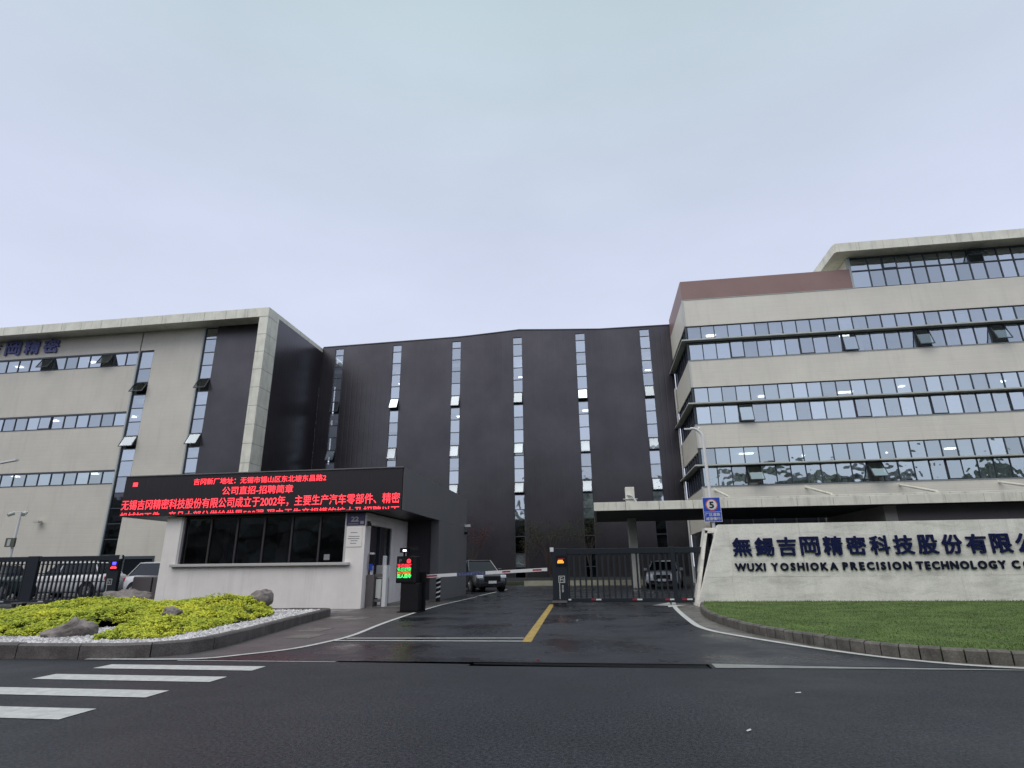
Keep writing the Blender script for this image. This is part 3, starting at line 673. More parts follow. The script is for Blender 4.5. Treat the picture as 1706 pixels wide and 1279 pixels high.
for z0, z1, zl in ROWS:                                     # framed glass, front
    L = [(XR + .02, xe, YR + .05, YR + .17, z1 - .05, z1), (XR + .02, xe, YR + .05, YR + .17, z0, z0 + .05), (XR + .02, xe, YR + .05, YR + .17, zl - .1, zl + .0),
         (XR - .0, XR + .12, YR + .03, YR + .17, z0 + .05, z1 - .05)]
    for k in range(NP + 1):
        x = P0 + k * PP
        if k: L.append((x - .024, x + .024, YR + .055, YR + .165, z0 + .05, zl - .1)); L.append((x - .024, x + .024, YR + .055, YR + .165, zl, z1 - .05))
    fr = boxes('window_frame', L, M_FRAME, rb, (18, YR, z0))
    ri = ROWS.index((z0, z1, zl)); g = (M_GLASS, M_GLASS_M, M_GLASS_B)[ri]
    op = [{3: .02, 8: .02, 11: .16, 16: .34, 21: .42, 26: .1}, {3: .22, 11: .02, 16: .02, 21: .02, 26: .2}, {3: .62, 11: .60, 16: .02, 21: .4, 26: .3}][ri]
    for k in range(NP):
        xc = P0 + (k + .5) * PP
        zu0, zu1, zd0, zd1 = zl, z1 - .05, z0 + .05, zl - .1
        pane(fr, xc, YR + .11, (zu0 + zu1) / 2, PP - .048, zu1 - zu0, g)
        if k in op: sash(fr, xc, YR + .05, zd1, PP - .03, zd1 - zd0, (M_GLASS_S, M_GLASS_S, M_GLASS_M)[ri] if .25 < op[k] else g, op[k])
        else: pane(fr, xc, YR + .11, (zd0 + zd1) / 2, PP - .048, zd1 - zd0, g)
    # side glazing
    ns = 7; ps = (YC - YR - .2) / ns
    L = [(XR + .05, XR + .17, YR + .17, YC - .01, z1 - .05, z1), (XR + .05, XR + .17, YR + .17, YC - .01, z0, z0 + .05), (XR + .05, XR + .17, YR + .17, YC - .01, zl - .1, zl)]
    for k in range(1, ns + 1): L.append((XR + .055, XR + .165, YR + .15 + k * ps - .024, YR + .15 + k * ps + .024, z0 + .05, z1 - .05))
    fs = boxes('window_frame', L, M_FRAME, rb, (XR, 42, z0))
    for k in range(ns):
        yc = YR + .15 + (k + .5) * ps
        pane(fs, XR + .11, yc, (zl + z1 - .05) / 2, ps - .05, z1 - .05 - zl, M_GLASS_D, side=True); pane(fs, XR + .11, yc, (z0 + .05 + zl - .1) / 2, ps - .05, zl - .15 - z0, M_GLASS_D, side=True)
    # sun-shade ledge wrapping the corner
    box('sunshade_ledge', XR - .38, XE, YR - .38, YR + .04, zl - .05, zl + .05, M_LEDGE, rb, bev=.01)
    box('sunshade_ledge', XR - .38, XR + .04, YR + .042, YC - .01, zl - .05, zl + .05, M_LEDGE, rb, bev=.01)
    box('sill', XR - .01, xe, YR - .04, YR + .05, z0 - .03, z0 + .0, M_LEDGE_T, rb)
    # interior: ceiling, floor, lamps, columns
    box('room_ceiling', XR + .4, XE, YR + .5, YR + 6.9, z1 - .18, z1 - .05, M_CEIL, rb); box('room_floor', XR + .4, XE, YR + .5, YR + 6.9, z0 - 1.0, z0 - .8, M_ROOM, rb)
    for k in range(14):
        if (k * 7 + ri * 3) % 5 < (1, 2, 2)[ri]:
            x = 8.6 + k * 1.9 + ri * .6 + (k * 13 % 7) * .12; box('ceiling_light', x, x + (.62, .3, .9)[(k + ri) % 3], YR + 1.4 + (k % 3) * .8, YR + 1.7 + (k % 3) * .8, z1 - .25, z1 - .20, M_LAMP, rb)
    for k in range(5): box('interior_column', 12.6 + k * 5.4, 13.1 + k * 5.4, YR + .45, YR + .95, z0 - .8, z1 - .2, M_ROOM, rb)
    rr = random.Random(ri * 11 + 5)
    for k in range(NP):
        q = rr.random()
        if q < .30:
            d = rr.choice((.25, .45, .8, 1.1)); box('roller_blind', P0 + k * PP + .06, P0 + (k + 1) * PP - .06, YR + .28, YR + .30, zl + max(0, (z1 - zl) - d), z1 - .19, M_BLIND if rr.random() < .6 else M_ROOM, rb)
        if q > .62:
            h = rr.choice((.25, .4, .6, .85)); x = P0 + k * PP + rr.uniform(.05, .3); box('window_clutter', x, x + rr.uniform(.3, .8), YR + .6, YR + .9, z0 - .8, z0 + h, rr.choice((M_ROOMD, M_ROOM, M_SIDEG)), rb)
    box('low_blind', P0 + 5 * PP + .05, P0 + 6 * PP - .05, YR + .3, YR + .32, zl, z1 - .1, M_BLIND, rb)
    box('low_blind', P0 + (19 - ri) * PP + .05, P0 + (20 - ri) * PP - .05, YR + .3, YR + .32, zl, z1 - .1, M_BLIND, rb)
box('room_back', XR + .5, XE, YR + 6.9, YR + 7, 0, 20, M_ROOM, rb)
# corner trim and downpipes
for k, (z0, z1) in enumerate(wz): box('corner_trim', XR - .025, XR + .09, YR - .02, YR + .10, z0 + .001, z1 - .001, M_PIPE, rb)
for y in (45.55, 45.85):
    bm = bmesh.new(); tube(bm, [(XR - .12, y, 0), (XR - .12, y, 14.8)], .05, 8); fin('downpipe', bm, M_PIPE, rb, (XR, y, 0))
# top storey
tx = [18.50, 18.81 + .915, 20.64, 21.555, 22.47, 23.385, 24.3, 25.215, 26.13, 27.045, 27.96, 28.875, 29.79, 30.70]
box('end_pier', 18.42, 18.56, YR - .02, YR + .35, 19.42, 21.76, M_LEDGE_T, rb)
L = [(18.56, 30.72, YR + .04, YR + .16, 21.68, 21.76), (18.56, 30.72, YR + .04, YR + .16, 19.40, 19.47), (18.56, 30.72, YR + .04, YR + .16, 20.71, 20.79)]
for x in tx[1:]: L += [(x - .03, x + .03, YR + .045, YR + .155, 19.47, 20.71), (x - .03, x + .03, YR + .045, YR + .155, 20.79, 21.68)]
fr = boxes('window_frame', L, M_FRAME, rb, (22, YR, 19.4))
for k in range(len(tx) - 1):
    a, b = tx[k], tx[k + 1]; xc = (a + b) / 2
    pane(fr, xc, YR + .1, 20.09, b - a - .06, 1.24, M_GLASS)
    if k in (2, 8): sash(fr, xc, YR + .04, 21.68, b - a - .05, .89, M_GLASS, .02 if k == 2 else .75)
    else: pane(fr, xc, YR + .1, 21.235, b - a - .06, .89, M_GLASS)
box('wall', 30.73, XE, YR, YR + .35, 19.401, 21.76, M_BEIGE_R, rb); box('side_wall', 18.42, 18.56, YR + .36, YR + 7, 19.40, 21.76, M_BEIGE_R, rb)
box('interior_column', 28.9, 29.5, YR + .3, YR + .9, 19.4, 20.7, M_BEIGE, rb); box('room_ceiling', 18.7, XE, YR + .4, YR + 7, 21.5, 21.6, M_CEIL, rb); box('room_back', 18.7, XE, YR + 5, YR + 5.2, 19.4, 21.5, M_ROOM, rb)
box('roof_slab', 17.33, XE + 1, 38.08, YR + 8.2, 21.80, 22.30, M_STONE, rb)
fxx = [17.32 + 1.55 * k for k in range(16)]
for a, b in zip(fxx, fxx[1:]): box('fascia_panel', a + .008, b - .008, 37.95, 38.08, 21.76, 22.42, M_STONE, rb, bev=.006)
box('roof_gutter', 17.6, XE + 1, 38.15, 38.5, 22.42, 22.52, M_LEDGE, rb)
for k in range(6): box('fascia_panel', 17.25, 17.33, 38.08 + k * 1.5 + .008, 38.08 + (k + 1) * 1.5 - .008, 21.76, 22.42, M_STONE, rb, bev=.006)
# ground floor behind the canopy
box('wall', XR + .3, 17.5, YR + .3, YR + .5, 0, 5.0, M_CURTAIN, rb)
L = []
for k in range(9): L.append((XR + .3 + k * 1.3, XR + .38 + k * 1.3, YR + .2, YR + .298, 0, 5.0))
L.append((XR + .3, 17.5, YR + .2, YR + .298, 3.0, 3.1)) if False else None
boxes('curtain_wall_mullion', L, M_FRAME, rb)
box('wall', 14.05, 14.62, 31.3, YR - .002, 0, 3.94, M_BEIGE, rb); box('wall', 14.622, 30, 31.34, YR - .002, 0, 3.94, mat('brown_ground_wall', (.24, .215, .21), .5, ribs=('XY', .5, .005)), rb)
box('glazing_side', XR + .06, XR + .12, YR + .4, YC - .01, 0, 3.4, M_CURTAIN, rb)

# canopy
cn = thing('entrance_canopy', 'long pale concrete canopy on a single column in front of the office entrance', 'canopy', (2, 30, 0))
xs = [-.15, 1.45, 3.1, 4.75, 6.4, 8.0, 9.65, 11.3, 12.95, 14.6, 16.25, 17.9, 19.5, 21.2, 23, 26, 30]
for a, b in zip(xs, xs[1:]): box('fascia_panel', a + .008, b - .008, 30, 30.14, 3.89, 4.31, M_STONE, cn, bev=.006)
for k in range(6): box('fascia_panel', -.15, -.02, 30.15 + 1.4 * k + .006, 30.15 + 1.4 * (k + 1) - .006, 3.89, 4.31, M_STONE, cn, bev=.006)
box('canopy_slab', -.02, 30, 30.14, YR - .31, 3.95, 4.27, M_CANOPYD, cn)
box('upstand', 6.9, 30, 34.9, 35.2, 4.275, 4.92, M_STONE, cn, bev=.01)
box('column', 1.78, 2.28, 35.75, 36.25, 0, 3.948, M_STONE, cn, bev=.02)
box('column_head', 1.76, 2.30, 35.73, 36.27, 4.275, 5.78, M_STONE, cn, bev=.02)
bm = bmesh.new()
tube(bm, [(1.9, 35.7, 5.3), (2.15, 35.4, 5.2), (2.3, 35.3, 4.9), (2.42, 35.2, 4.5)], .07, 8); tube(bm, [(1.6, 35.7, 5.05), (2.45, 35.7, 5.05)], .03, 6); tube(bm, [(1.6, 35.68, 4.75), (2.45, 35.68, 4.75)], .03, 6)
fin('floodlight_bracket', bm, M_PIPE, cn, (2, 35.7, 5))
for x in (7.63, 13.21, 18.69, 24.3):
    bm = bmesh.new(); tube(bm, [(x, YR, 5.86), (x, 35.05, 4.95)], .07, 8); fin('tie_rod', bm, M_STONE, cn, (x, 37, 5.4))

# ------------------------------------------------------------------ gatehouse booth
bt = thing('gatehouse', 'white gatehouse booth with dark ribbon window and black roof box', 'building', (-11, 18.6, 0))
YB = 18.62
BX0, BX1 = -14.88, -7.60
box('plinth_step', -7.5, -6.3, 18.8, 23, -.01, .04, M_GUTTER, bt)
box('wall', BX0, BX1, YB, YB + .25, 0, 1.34, M_WHITE, bt); box('wall', BX0, -14.32, YB, YB + .25, 1.34, 3.0, M_WHITE, bt); box('wall', -8.24, BX1, YB, YB + .25, 1.34, 3.0, M_WHITE, bt)
box('side_wall', BX0, BX0 + .25, YB + .252, 27.8, 0, 3.0, M_WHITE, bt)
box('side_wall', BX1 - .25, BX1, YB + .252, 19.1, 0, 3.0, M_WHITE, bt); box('side_wall', BX1 - .25, BX1, 21.15, 23, 0, 3.0, M_WHITE, bt); box('side_wall', BX1 - .25, BX1, 19.1, 21.15, 2.62, 3.0, M_WHITE, bt)
box('side_wall', BX1 - .2, BX1 - .12, 20.2, 21.15, 0, .85, M_WHITE, bt)
box('back_wall', BX0 + .25, BX1 - .25, 27.5, 27.75, 0, 3.0, M_WHITE, bt)
box('window_sill', -14.44, -8.06, YB - .13, YB - .002, 1.33, 1.42, M_WFRAME, bt, bev=.008)
for x in (-14.28, -8.28): box('window_surround', x - .04, x + .04, YB + .01, YB + .2, 1.421, 3.0, M_WFRAME, bt)
L = [(-14.24, -8.32, YB + .13, YB + .2, 1.342, 1.42), (-14.24, -8.32, YB + .13, YB + .2, 2.92, 3.0)]
mu = [-14.24, -13.26, -12.27, -11.27, -10.26, -9.25, -8.32]
for x in mu: L.append((x - .03, x + .03, YB + .12, YB + .198, 1.42, 2.92))
fr = boxes('window_frame', L, mat('booth_mullion', (.035, .028, .034), .5), bt, (-11, YB, 2))
for a, b in zip(mu, mu[1:]): pane(fr, (a + b) / 2, YB + .17, 2.17, b - a - .06, 1.5, M_GLASS_D)
box('notice_paper', -9.05, -8.85, YB + .162, YB + .166, 1.5, 1.68, M_GREYTX, bt)
box('room_back', BX0 + .3, BX1 - .3, 22.4, 22.5, 0, 3, M_DARKIN, bt); box('room_floor', BX0 + .3, BX1 - .3, YB + .3, 22.4, 0, .1, M_DARKIN, bt)
box('desk', -13.6, -9, 19.2, 19.8, .1, 1.3, M_DARKIN, bt); box('curtain', -12.9, -12.7, 19.0, 19.05, 1.3, 2.6, M_SIDEG, bt); box('curtain', -10.9, -10.5, 19.0, 19.05, 1.3, 2.9, M_SIDEG, bt)
# door in the side wall
dr = box('door', BX1 - .2, BX1 - .15, 19.15, 20.9, 0, 2.6, M_DARKIN, bt)
for y in (19.1, 20.1, 21.07): box('door_frame', BX1 - .14, BX1 - .04, y, y + .08, 0, 2.62, M_FRAME, bt)
# roof box with LED screen
box('roof_box', -16.60, -6.32, 18.44, 28.0, 3.03, 4.42, M_BLACKP, bt, bev=.015)
box('roof_edge_trim', -16.62, -6.30, 18.36, 28.02, 4.42, 4.455, M_SIDEG, bt)
box('roof_box_side', -6.319, -6.290, 18.44, 28.0, 3.035, 4.418, M_SIDEG, bt)
sc = box('led_screen', -16.60, -6.33, 18.395, 18.438, 3.02, 4.42, M_BLACKP, bt)
box('side_fin', -6.62, -6.29, 23.0, 28.0, 0, 3.03, M_SIDEG, bt); box('recess_wall', BX1, -6.62, 23.05, 23.3, 0, 3.03, M_DARKIN, bt)
def led(s, x0, x1, z0, z1, bold=.0008, clip=None):
    me = text_mesh(s, x1 - x0, z1 - z0, bold, .002, M_REDLED, clip); return mobj('text_line', me, None, sc, (x0, 18.389, z0))
led('吉冈新厂地址：无锡市锡山区东北塘东昌路2', -13.92, -9.02, 4.06, 4.28)
led('公司直招-招聘简章', -12.78, -10.18, 3.69, 3.97)
led('无锡吉冈精密科技股份有限公司成立于2002年，主要生产汽车零部件、精密', -16.58, -6.39, 3.25, 3.60)
led('机械加工件，产品大部分供给世界500强 现由于生产规模的扩大及招聘以下', -16.57, -6.40, 2.87, 3.17, clip=.205)
box('led_mark', -16.28, -16.10, 18.388, 18.392, 4.07, 4.21, M_REDLED, sc)
# number plate and notice
npl = thing('number_plate', 'dark blue plate with number 22 on the booth pier', 'sign', (-7.93, YB, 2.8))
box('plate', -8.26, -7.62, YB - .03, YB - .002, 2.59, 3.0, mat('plate_navy', (.035, .03, .085), .4), npl)
mobj('number', text_mesh('22', .25, .15, .01, .002, M_GREYTX), None, npl, (-8.10, YB - .033, 2.71))
box('small_print', -8.2, -7.85, YB - .034, YB - .031, 2.62, 2.64, M_GREYTX, npl); box('small_print', -7.78, -7.66, YB - .034, YB - .031, 2.62, 2.72, M_GREYTX, npl)
nb = thing('wall_notice', 'pale printed notice below the blue number plate', 'notice', (-7.95, YB, 2.2))
box('board', -8.24, -7.70, YB - .015, YB - .002, 1.90, 2.52, M_WHITE, nb)
for z, a, b in ((2.34, -8.1, -7.86), (2.22, -8.16, -7.78), (2.15, -8.18, -7.78), (2.08, -8.08, -7.84), (2.0, -8.09, -7.88)): box('printed_line', a, b, YB - .018, YB - .0155, z, z + .022, M_GREYTX, nb)
cm = thing('security_camera', 'small dark dome camera on the side of the booth pier', 'camera', (-7.6, 18.75, 2.65)); box('mount', -7.598, -7.50, 18.72, 18.78, 2.66, 2.72, M_BLK, cm); box('housing', -7.56, -7.44, 18.62, 18.74, 2.56, 2.66, M_BLK, cm, bev=.02)
cm = thing('security_camera', 'white bullet camera at the back corner of the booth side wall', 'camera', (-6.29, 27.6, 3.0))
for z, c, n in ((3.05, M_WHTP, 'housing'), (2.72, M_BLK, 'junction_box')): box(n, -6.285, -6.02 if c is M_WHTP else -6.15, 27.5, 27.65, z, z + .12, c, cm, bev=.01)
# turnstile and hand-sanitiser stand at the door
tu = thing('turnstile', 'brown steel turnstile cabinet at the booth door', 'turnstile', (-7.3, 19.2, 0))
box('cabinet', -7.58, -7.34, 18.95, 19.25, .002, 1.02, M_STEEL, tu, bev=.01); box('crossbar', -7.34, -7.06, 19.05, 19.15, .95, 1.04, M_STEEL, tu); box('crossbar', -7.34, -7.06, 19.05, 19.15, .18, .26, M_STEEL, tu); box('flap', -7.30, -7.12, 19.08, 19.11, .3, .88, M_ROOM, tu)
box('end_post', -7.06, -6.93, 19.0, 19.2, .002, 1.30, M_WHTP, tu, bev=.01); box('side_panel', -7.5, -7.0, 19.55, 19.6, .9, 1.32, M_WHTP, tu)
fc = thing('access_terminal', 'slim white access terminal with blue screen above the turnstile', 'terminal', (-7.45, 19.1, 1.05))
box('post', -7.50, -7.42, 19.0, 19.08, 1.022, 1.5, M_WHTP, fc); box('housing', -7.54, -7.38, 18.96, 19.02, 1.3, 1.66, M_BLK, fc, bev=.01); box('screen', -7.53, -7.40, 18.95, 18.958, 1.16, 1.36, M_BLUE, fc); box('cap', -7.53, -7.39, 18.97, 19.06, 1.66, 1.72, M_WHTP, fc)
fc = thing('reader_post', 'white card reader post beside the booth door', 'reader', (-7.2, 19.4, 0)); box('post', -7.22, -7.10, 19.35, 19.45, .002, 1.62, M_WHTP, fc, bev=.01); box('base', -7.26, -7.06, 19.3, 19.5, -.0, .03, M_STEEL, fc)

# ------------------------------------------------------------------ barrier terminal, barrier arm, bollard
bp_ = thing('barrier_terminal', 'black entry terminal with lit red and green display', 'terminal', (-5.5, 17.1, 0))
box('base_plate', -5.82, -5.16, 16.95, 17.5, 0, .03, M_BLK, bp_); box('cabinet', -5.76, -5.22, 17.02, 17.42, .03, .80, M_BLK, bp_, bev=.015); box('display_housing', -5.91, -5.30, 17.0, 17.36, .80, 1.55, M_BLK, bp_, bev=.015)
bm = bmesh.new(); tube(bm, [(-5.72, 17.1, 1.55), (-5.72, 17.1, 1.68)], .03, 8); addbox(bm, -5.80, -5.55, 16.92, 17.1, 1.65, 1.78); addbox(bm, -5.62, -5.30, 17.05, 17.2, 1.70, 1.80); fin('camera_head', bm, M_BLK, bp_, (-5.7, 17.1, 1.6))
box('camera_light', -5.70, -5.66, 16.912, 16.918, 1.68, 1.73, M_WHTLED, bp_); box('camera_light', -5.645, -5.605, 16.912, 16.918, 1.68, 1.73, M_WHTLED, bp_)
ds = box('display', -5.88, -5.43, 16.985, 16.998, .84, 1.52, mat('display_black', (.01, .01, .012), .3), bp_)
bm = bmesh.new(); mobj('letter_mark', text_mesh('P', .07, .09, .0, .002, M_GREYTX), None, ds, (-5.82, 16.98, 1.37)); bm.free()
bm = bmesh.new(); tube(bm, [(-5.53 + .05 * math.cos(t), 16.978, 1.41 + .05 * math.sin(t)) for t in [k * math.pi / 6 for k in range(13)]], .012, 6); fin('stop_symbol', bm, M_REDLED, ds, (-5.53, 16.978, 1.41)); box('stop_symbol_bar', -5.55, -5.51, 16.975, 16.98, 1.395, 1.425, M_REDLED, ds)
def ledrow(z, m, seed):
    rr = random.Random(seed); bm = bmesh.new()
    for c in range(4):
        for i in range(8):
            for j in range(6):
                if rr.random() < .62: addbox(bm, -5.87 + c * .105 + i * .0125, -5.861 + c * .105 + i * .0125, 16.981, 16.984, z + j * .015, z + j * .015 + .011)
    fin('display_row', bm, m, ds, (-5.6, 16.98, z))
ledrow(1.245, M_REDLED, 1); ledrow(1.145, M_GRNLED, 2); ledrow(1.045, M_ORGLED, 3)
mobj('display_row', text_mesh('无人值守', .42, .095, .003, .002, M_GRNLED), None, ds, (-5.87, 16.981, .945))
ba = thing('boom_barrier', 'white raised barrier arm with red dashes and blue band', 'barrier', (-5.2, 17.5, .97))
ang = math.atan2(.165, 3.7)
Mx = Matrix.Translation((-5.30, 17.5, .97)) @ Matrix.Rotation(-ang, 4, 'Y')
bm = bmesh.new(); addbox(bm, .05, 3.78, -.03, .03, -.045, .045, 0, Mx); fin('boom', bm, M_WHTP, ba, WL[ba.name])
for a, b, m, n in ((.14, .50, M_REDP, 'red_band'), (1.10, 1.96, mat('boom_blue', (.05, .06, .17), .4), 'blue_band'), (2.46, 2.70, M_REDP, 'red_band'), (3.36, 3.62, M_REDP, 'red_band')):
    bm = bmesh.new(); h = .022 if n == 'red_band' else .046; addbox(bm, a, b, -.034 if h > .03 else -.033, .034, -h, h, 0, Mx); fin(n, bm, m, ba, WL[ba.name])
rr = random.Random(5); bm = bmesh.new()
for c in range(9):
    for q in range(4): addbox(bm, 1.15 + c * .088 + rr.random() * .03, 1.18 + c * .088 + rr.random() * .035, -.038, -.0345, -.03 + q * .015, -.022 + q * .015, 0, Mx)
fin('printed_band_text', bm, M_GREYTX, ba, WL[ba.name])
box('arm_mount', -5.32, -5.12, 17.42, 17.6, .80, 1.10, M_BLK, ba)
box('arm_mount_post', -5.30, -5.16, 17.45, 17.58, 0, .80, M_BLK, ba)
bo = thing('striped_bollard', 'short black and white striped post against the booth side wall', 'bollard', (-6.10, 22.4, 0))
bm = bmesh.new(); tube(bm, [(-6.10, 22.4, 0), (-6.10, 22.4, .86)], .085, 14); fin('post', bm, M_BLK, bo, (-6.1, 22.4, 0), smooth=False)
for k in range(5):
    z = .10 + k * .17; bm = bmesh.new(); pts = [(-6.10 + .088 * math.cos(t), 22.4 + .088 * math.sin(t), z + .09 * (t - math.pi) / math.pi) for t in [math.pi + q * math.pi / 10 for q in range(11)]]
    A = [bm.verts.new(p) for p in pts]; B = [bm.verts.new((p[0], p[1], p[2] + .055)) for p in pts]
    for q in range(10): bm.faces.new((A[q], A[q + 1], B[q + 1], B[q]))
    fin('white_stripe', bm, M_WHTP, bo, (-6.1, 22.4, z))

# ------------------------------------------------------------------ sliding gates
def gate(label, x0, x1, y, post, posts, hrails, disp, grp):
    t = thing('sliding_gate', label, 'gate', ((x0 + x1) / 2, y, 0), grp)
    box('top_rail', x0, x1, y - .05, y + .05, 1.60, 1.78, M_GATE, t, bev=.008); box('bottom_rail', x0, x1, y - .05, y + .05, .09, .22, M_GATE, t, bev=.008)
    n = int((x1 - x0) / .187); 
    for k in range(1, n):
        x = x0 + k * .187
        if any(abs(x - p) < wd / 2 + .03 for p, wd in posts): continue
        box('bar', x - .029, x + .029, y - .022, y + .022, .22, 1.60, M_GATEB, t)
    for p, wd in posts: box('post', p - wd / 2, p + wd / 2, y - .07, y + .07, .10, 1.80, M_GATE, t, bev=.01)
    for z in hrails: box('cross_rail', x0, x1, y + .024, y + .05, z, z + .03, M_GATE, t)
    return t
def wheelset(t, x, y):
    bm = bmesh.new(); addbox(bm, x - .26, x + .22, y - .3, y + .2, .10, .15); fin('wheel_bracket', bm, M_STEEL, t, (x, y, .1))
    for dx in (-.16, .12):
        for dy in (-.25, .15):
            bm = bmesh.new(); tube(bm, [(x + dx, y + dy - .03, .075), (x + dx, y + dy + .03, .075)], .075, 12); fin('wheel', bm, M_RUB, t, (x + dx, y + dy, .075))
YG = 20.2
gr = gate('dark sliding gate with orange lit display beside the company sign wall', -1.60, 3.75, YG, 0, [(-1.33, .50), (2.37, .14)], (), None, 'sliding gates')
wheelset(gr, -1.33, YG - .15); box('corner_cap', -1.64, -1.52, YG - .09, YG - .04, 1.69, 1.83, M_WHTP, gr)
dsp = box('display_housing', -1.45, -1.10, YG - .10, YG - .071, 1.24, 1.57, M_BLK, gr)
for q, (z, m) in enumerate(((1.32, M_ORGLED), (1.37, M_ORGLED))): box('display_lit_row', -1.40 + .02 * q, -1.19 - .03 * q, YG - .106, YG - .101, z, z + .055, m, dsp)
box('display_dim_row', -1.38, -1.17, YG - .106, YG - .101, 1.45, 1.47, mat('dim_red', (.16, .01, .01), .5, emit=(1, .1, .05), estr=.12), dsp)
em = boxes('emblem', [(-1.38, -1.17, YG - .076, YG - .071, .90, .92), (-1.38, -1.17, YG - .076, YG - .071, .70, .72), (-1.38, -1.36, YG - .076, YG - .071, .72, .90), (-1.19, -1.17, YG - .076, YG - .071, .72, .90), (-1.33, -1.31, YG - .076, YG - .071, .74, .88), (-1.31, -1.25, YG - .076, YG - .071, .86, .88), (-1.31, -1.25, YG - .076, YG - .071, .79, .81), (-1.24, -1.22, YG - .076, YG - .071, .74, .84)], M_PIPE, gr)
box('emblem_line', -1.36, -1.34, YG - .076, YG - .071, .20, .69, M_PIPE, gr)
mobj('emblem_text', text_mesh('品\n器\n', .06, .2, 0, .002, M_PIPE), None, gr, (-1.29, YG - .076, .42)) if False else boxes('emblem_text', [(-1.28, -1.22, YG - .076, YG - .071, z, z + .018) for z in (.42, .455, .49, .53, .565, .60)] + [(-1.26, -1.245, YG - .076, YG - .071, .40, .63)], M_PIPE, gr)
for x in (-1.31, -.33, .98, 2.02, 2.55):
    box('red_reflector', x, x + .14, YG - .058, YG - .051, .155, .20, M_REDP, gr); box('white_reflector', x + .15, x + .32, YG - .058, YG - .051, .155, .20, M_WHTP, gr)
gl_ = gate('dark sliding gate with blue and red lit display left of the booth', -28.0, -17.72, YG, 0, [(-18.0, .50), (-21.5, .48), (-25.2, .4)], (1.48, .84, 1.15), None, 'sliding gates')
wheelset(gl_, -20.6, YG - .2); wheelset(gl_, -21.3, YG - .2); box('corner_cap', -17.80, -17.70, YG - .09, YG - .04, 1.66, 1.80, M_PIPE, gl_)
dsp = box('display_housing', -18.13, -17.78, YG - .10, YG - .071, 1.27, 1.60, M_BLK, gl_)
box('display_lit_row', -18.03, -17.88, YG - .106, YG - .101, 1.45, 1.55, M_BLULED, dsp); boxes('display_lit_row', [(-18.08, -17.98, YG - .106, YG - .101, 1.31, 1.37), (-17.96, -17.84, YG - .106, YG - .101, 1.31, 1.37), (-18.04, -17.87, YG - .106, YG - .101, 1.38, 1.40)], M_REDLED, dsp)
boxes('emblem', [(-18.15, -17.94, YG - .076, YG - .071, .93, .95), (-18.15, -17.94, YG - .076, YG - .071, .74, .76), (-18.15, -18.13, YG - .076, YG - .071, .76, .93), (-17.96, -17.94, YG - .076, YG - .071, .76, .93), (-18.10, -18.08, YG - .076, YG - .071, .78, .91), (-18.03, -18.01, YG - .076, YG - .071, .78, .88)], M_PIPE, gl_)
box('emblem_line', -18.13, -18.11, YG - .076, YG - .071, .22, .73, M_PIPE, gl_)
for x in (-19.0, -20.0, -20.9, -22.6): box('white_reflector', x, x + .22, YG - .058, YG - .051, .14, .19, M_LEDGE_T, gl_)
# grey cabinet between the left gate and booth
cbn = thing('grey_cabinet', 'low dark grey panelled cabinet between the left gate and the booth', 'cabinet', (-16.4, 20.8, 0))
for k in range(3): box('panel', -17.6 + k * .85 + .03, -17.6 + (k + 1) * .85 - .03, 20.70, 20.76, .1, .98, mat('cabinet_grey', (.12, .105, .11), .5) if k == 0 else MATS['cabinet_grey'], cbn, bev=.01)
box('body', -17.6, -15.05, 20.76, 21.2, 0, 1.02, MATS['cabinet_grey'], cbn, bev=.01)

# ------------------------------------------------------------------ company sign wall
sw = thing('sign_wall', 'pale weathered concrete company sign wall with navy lettering', 'sign', (8, 19.4, 0))
YS = 19.4
def sx_at(z): return 2.92 + (3.77 - 2.92) * z / 2.43
rows = [(0, .85), (.85, 1.68), (1.68, 2.43)]
cols = [None, 4.05, 6.25, 8.75, 11.2, 13.7, 16.2]
for r_, (z0, z1) in enumerate(rows):
    cc = [None, 4.05, 6.16, 8.69, 11.25, 13.7, 16.2] if r_ != 0 else [None, 4.0, 10.43, 16.2]
    for k in range(len(cc) - 1):
        a0 = sx_at(z0) if k == 0 else cc[k] + .004; a1 = sx_at(z1) if k == 0 else cc[k] + .004; b = cc[k + 1] - .004
        bm = bmesh.new(); pr = .004 * ((k * 5 + r_ * 3) % 3)
        vs = [bm.verts.new(p) for p in ((a0, YS - pr, z0 + .004), (b, YS - pr, z0 + .004), (b, YS - pr, z1 - .004), (a1, YS - pr, z1 - .004))]
        f = bm.faces.new(vs); r2 = bmesh.ops.extrude_face_region(bm, geom=[f])
        for v in r2['geom']:
            if isinstance(v, bmesh.types.BMVert): v.co.y = YS + .12
        fin('stone_slab', bm, M_SLAB, sw, ((a0 + b) / 2, YS, z0))
bm = bmesh.new()
vs = [bm.verts.new(p) for p in ((2.935, YS + .01, 0), (16.1, YS + .01, 0), (16.1, YS + .01, 2.42), (3.785, YS + .01, 2.42))]
f = bm.faces.new(vs); r2 = bmesh.ops.extrude_face_region(bm, geom=[f])
for v in r2['geom']:
    if isinstance(v, bmesh.types.BMVert): v.co.y = YS + .45
fin('wall_core', bm, M_SLAB, sw, (8, YS, 0))
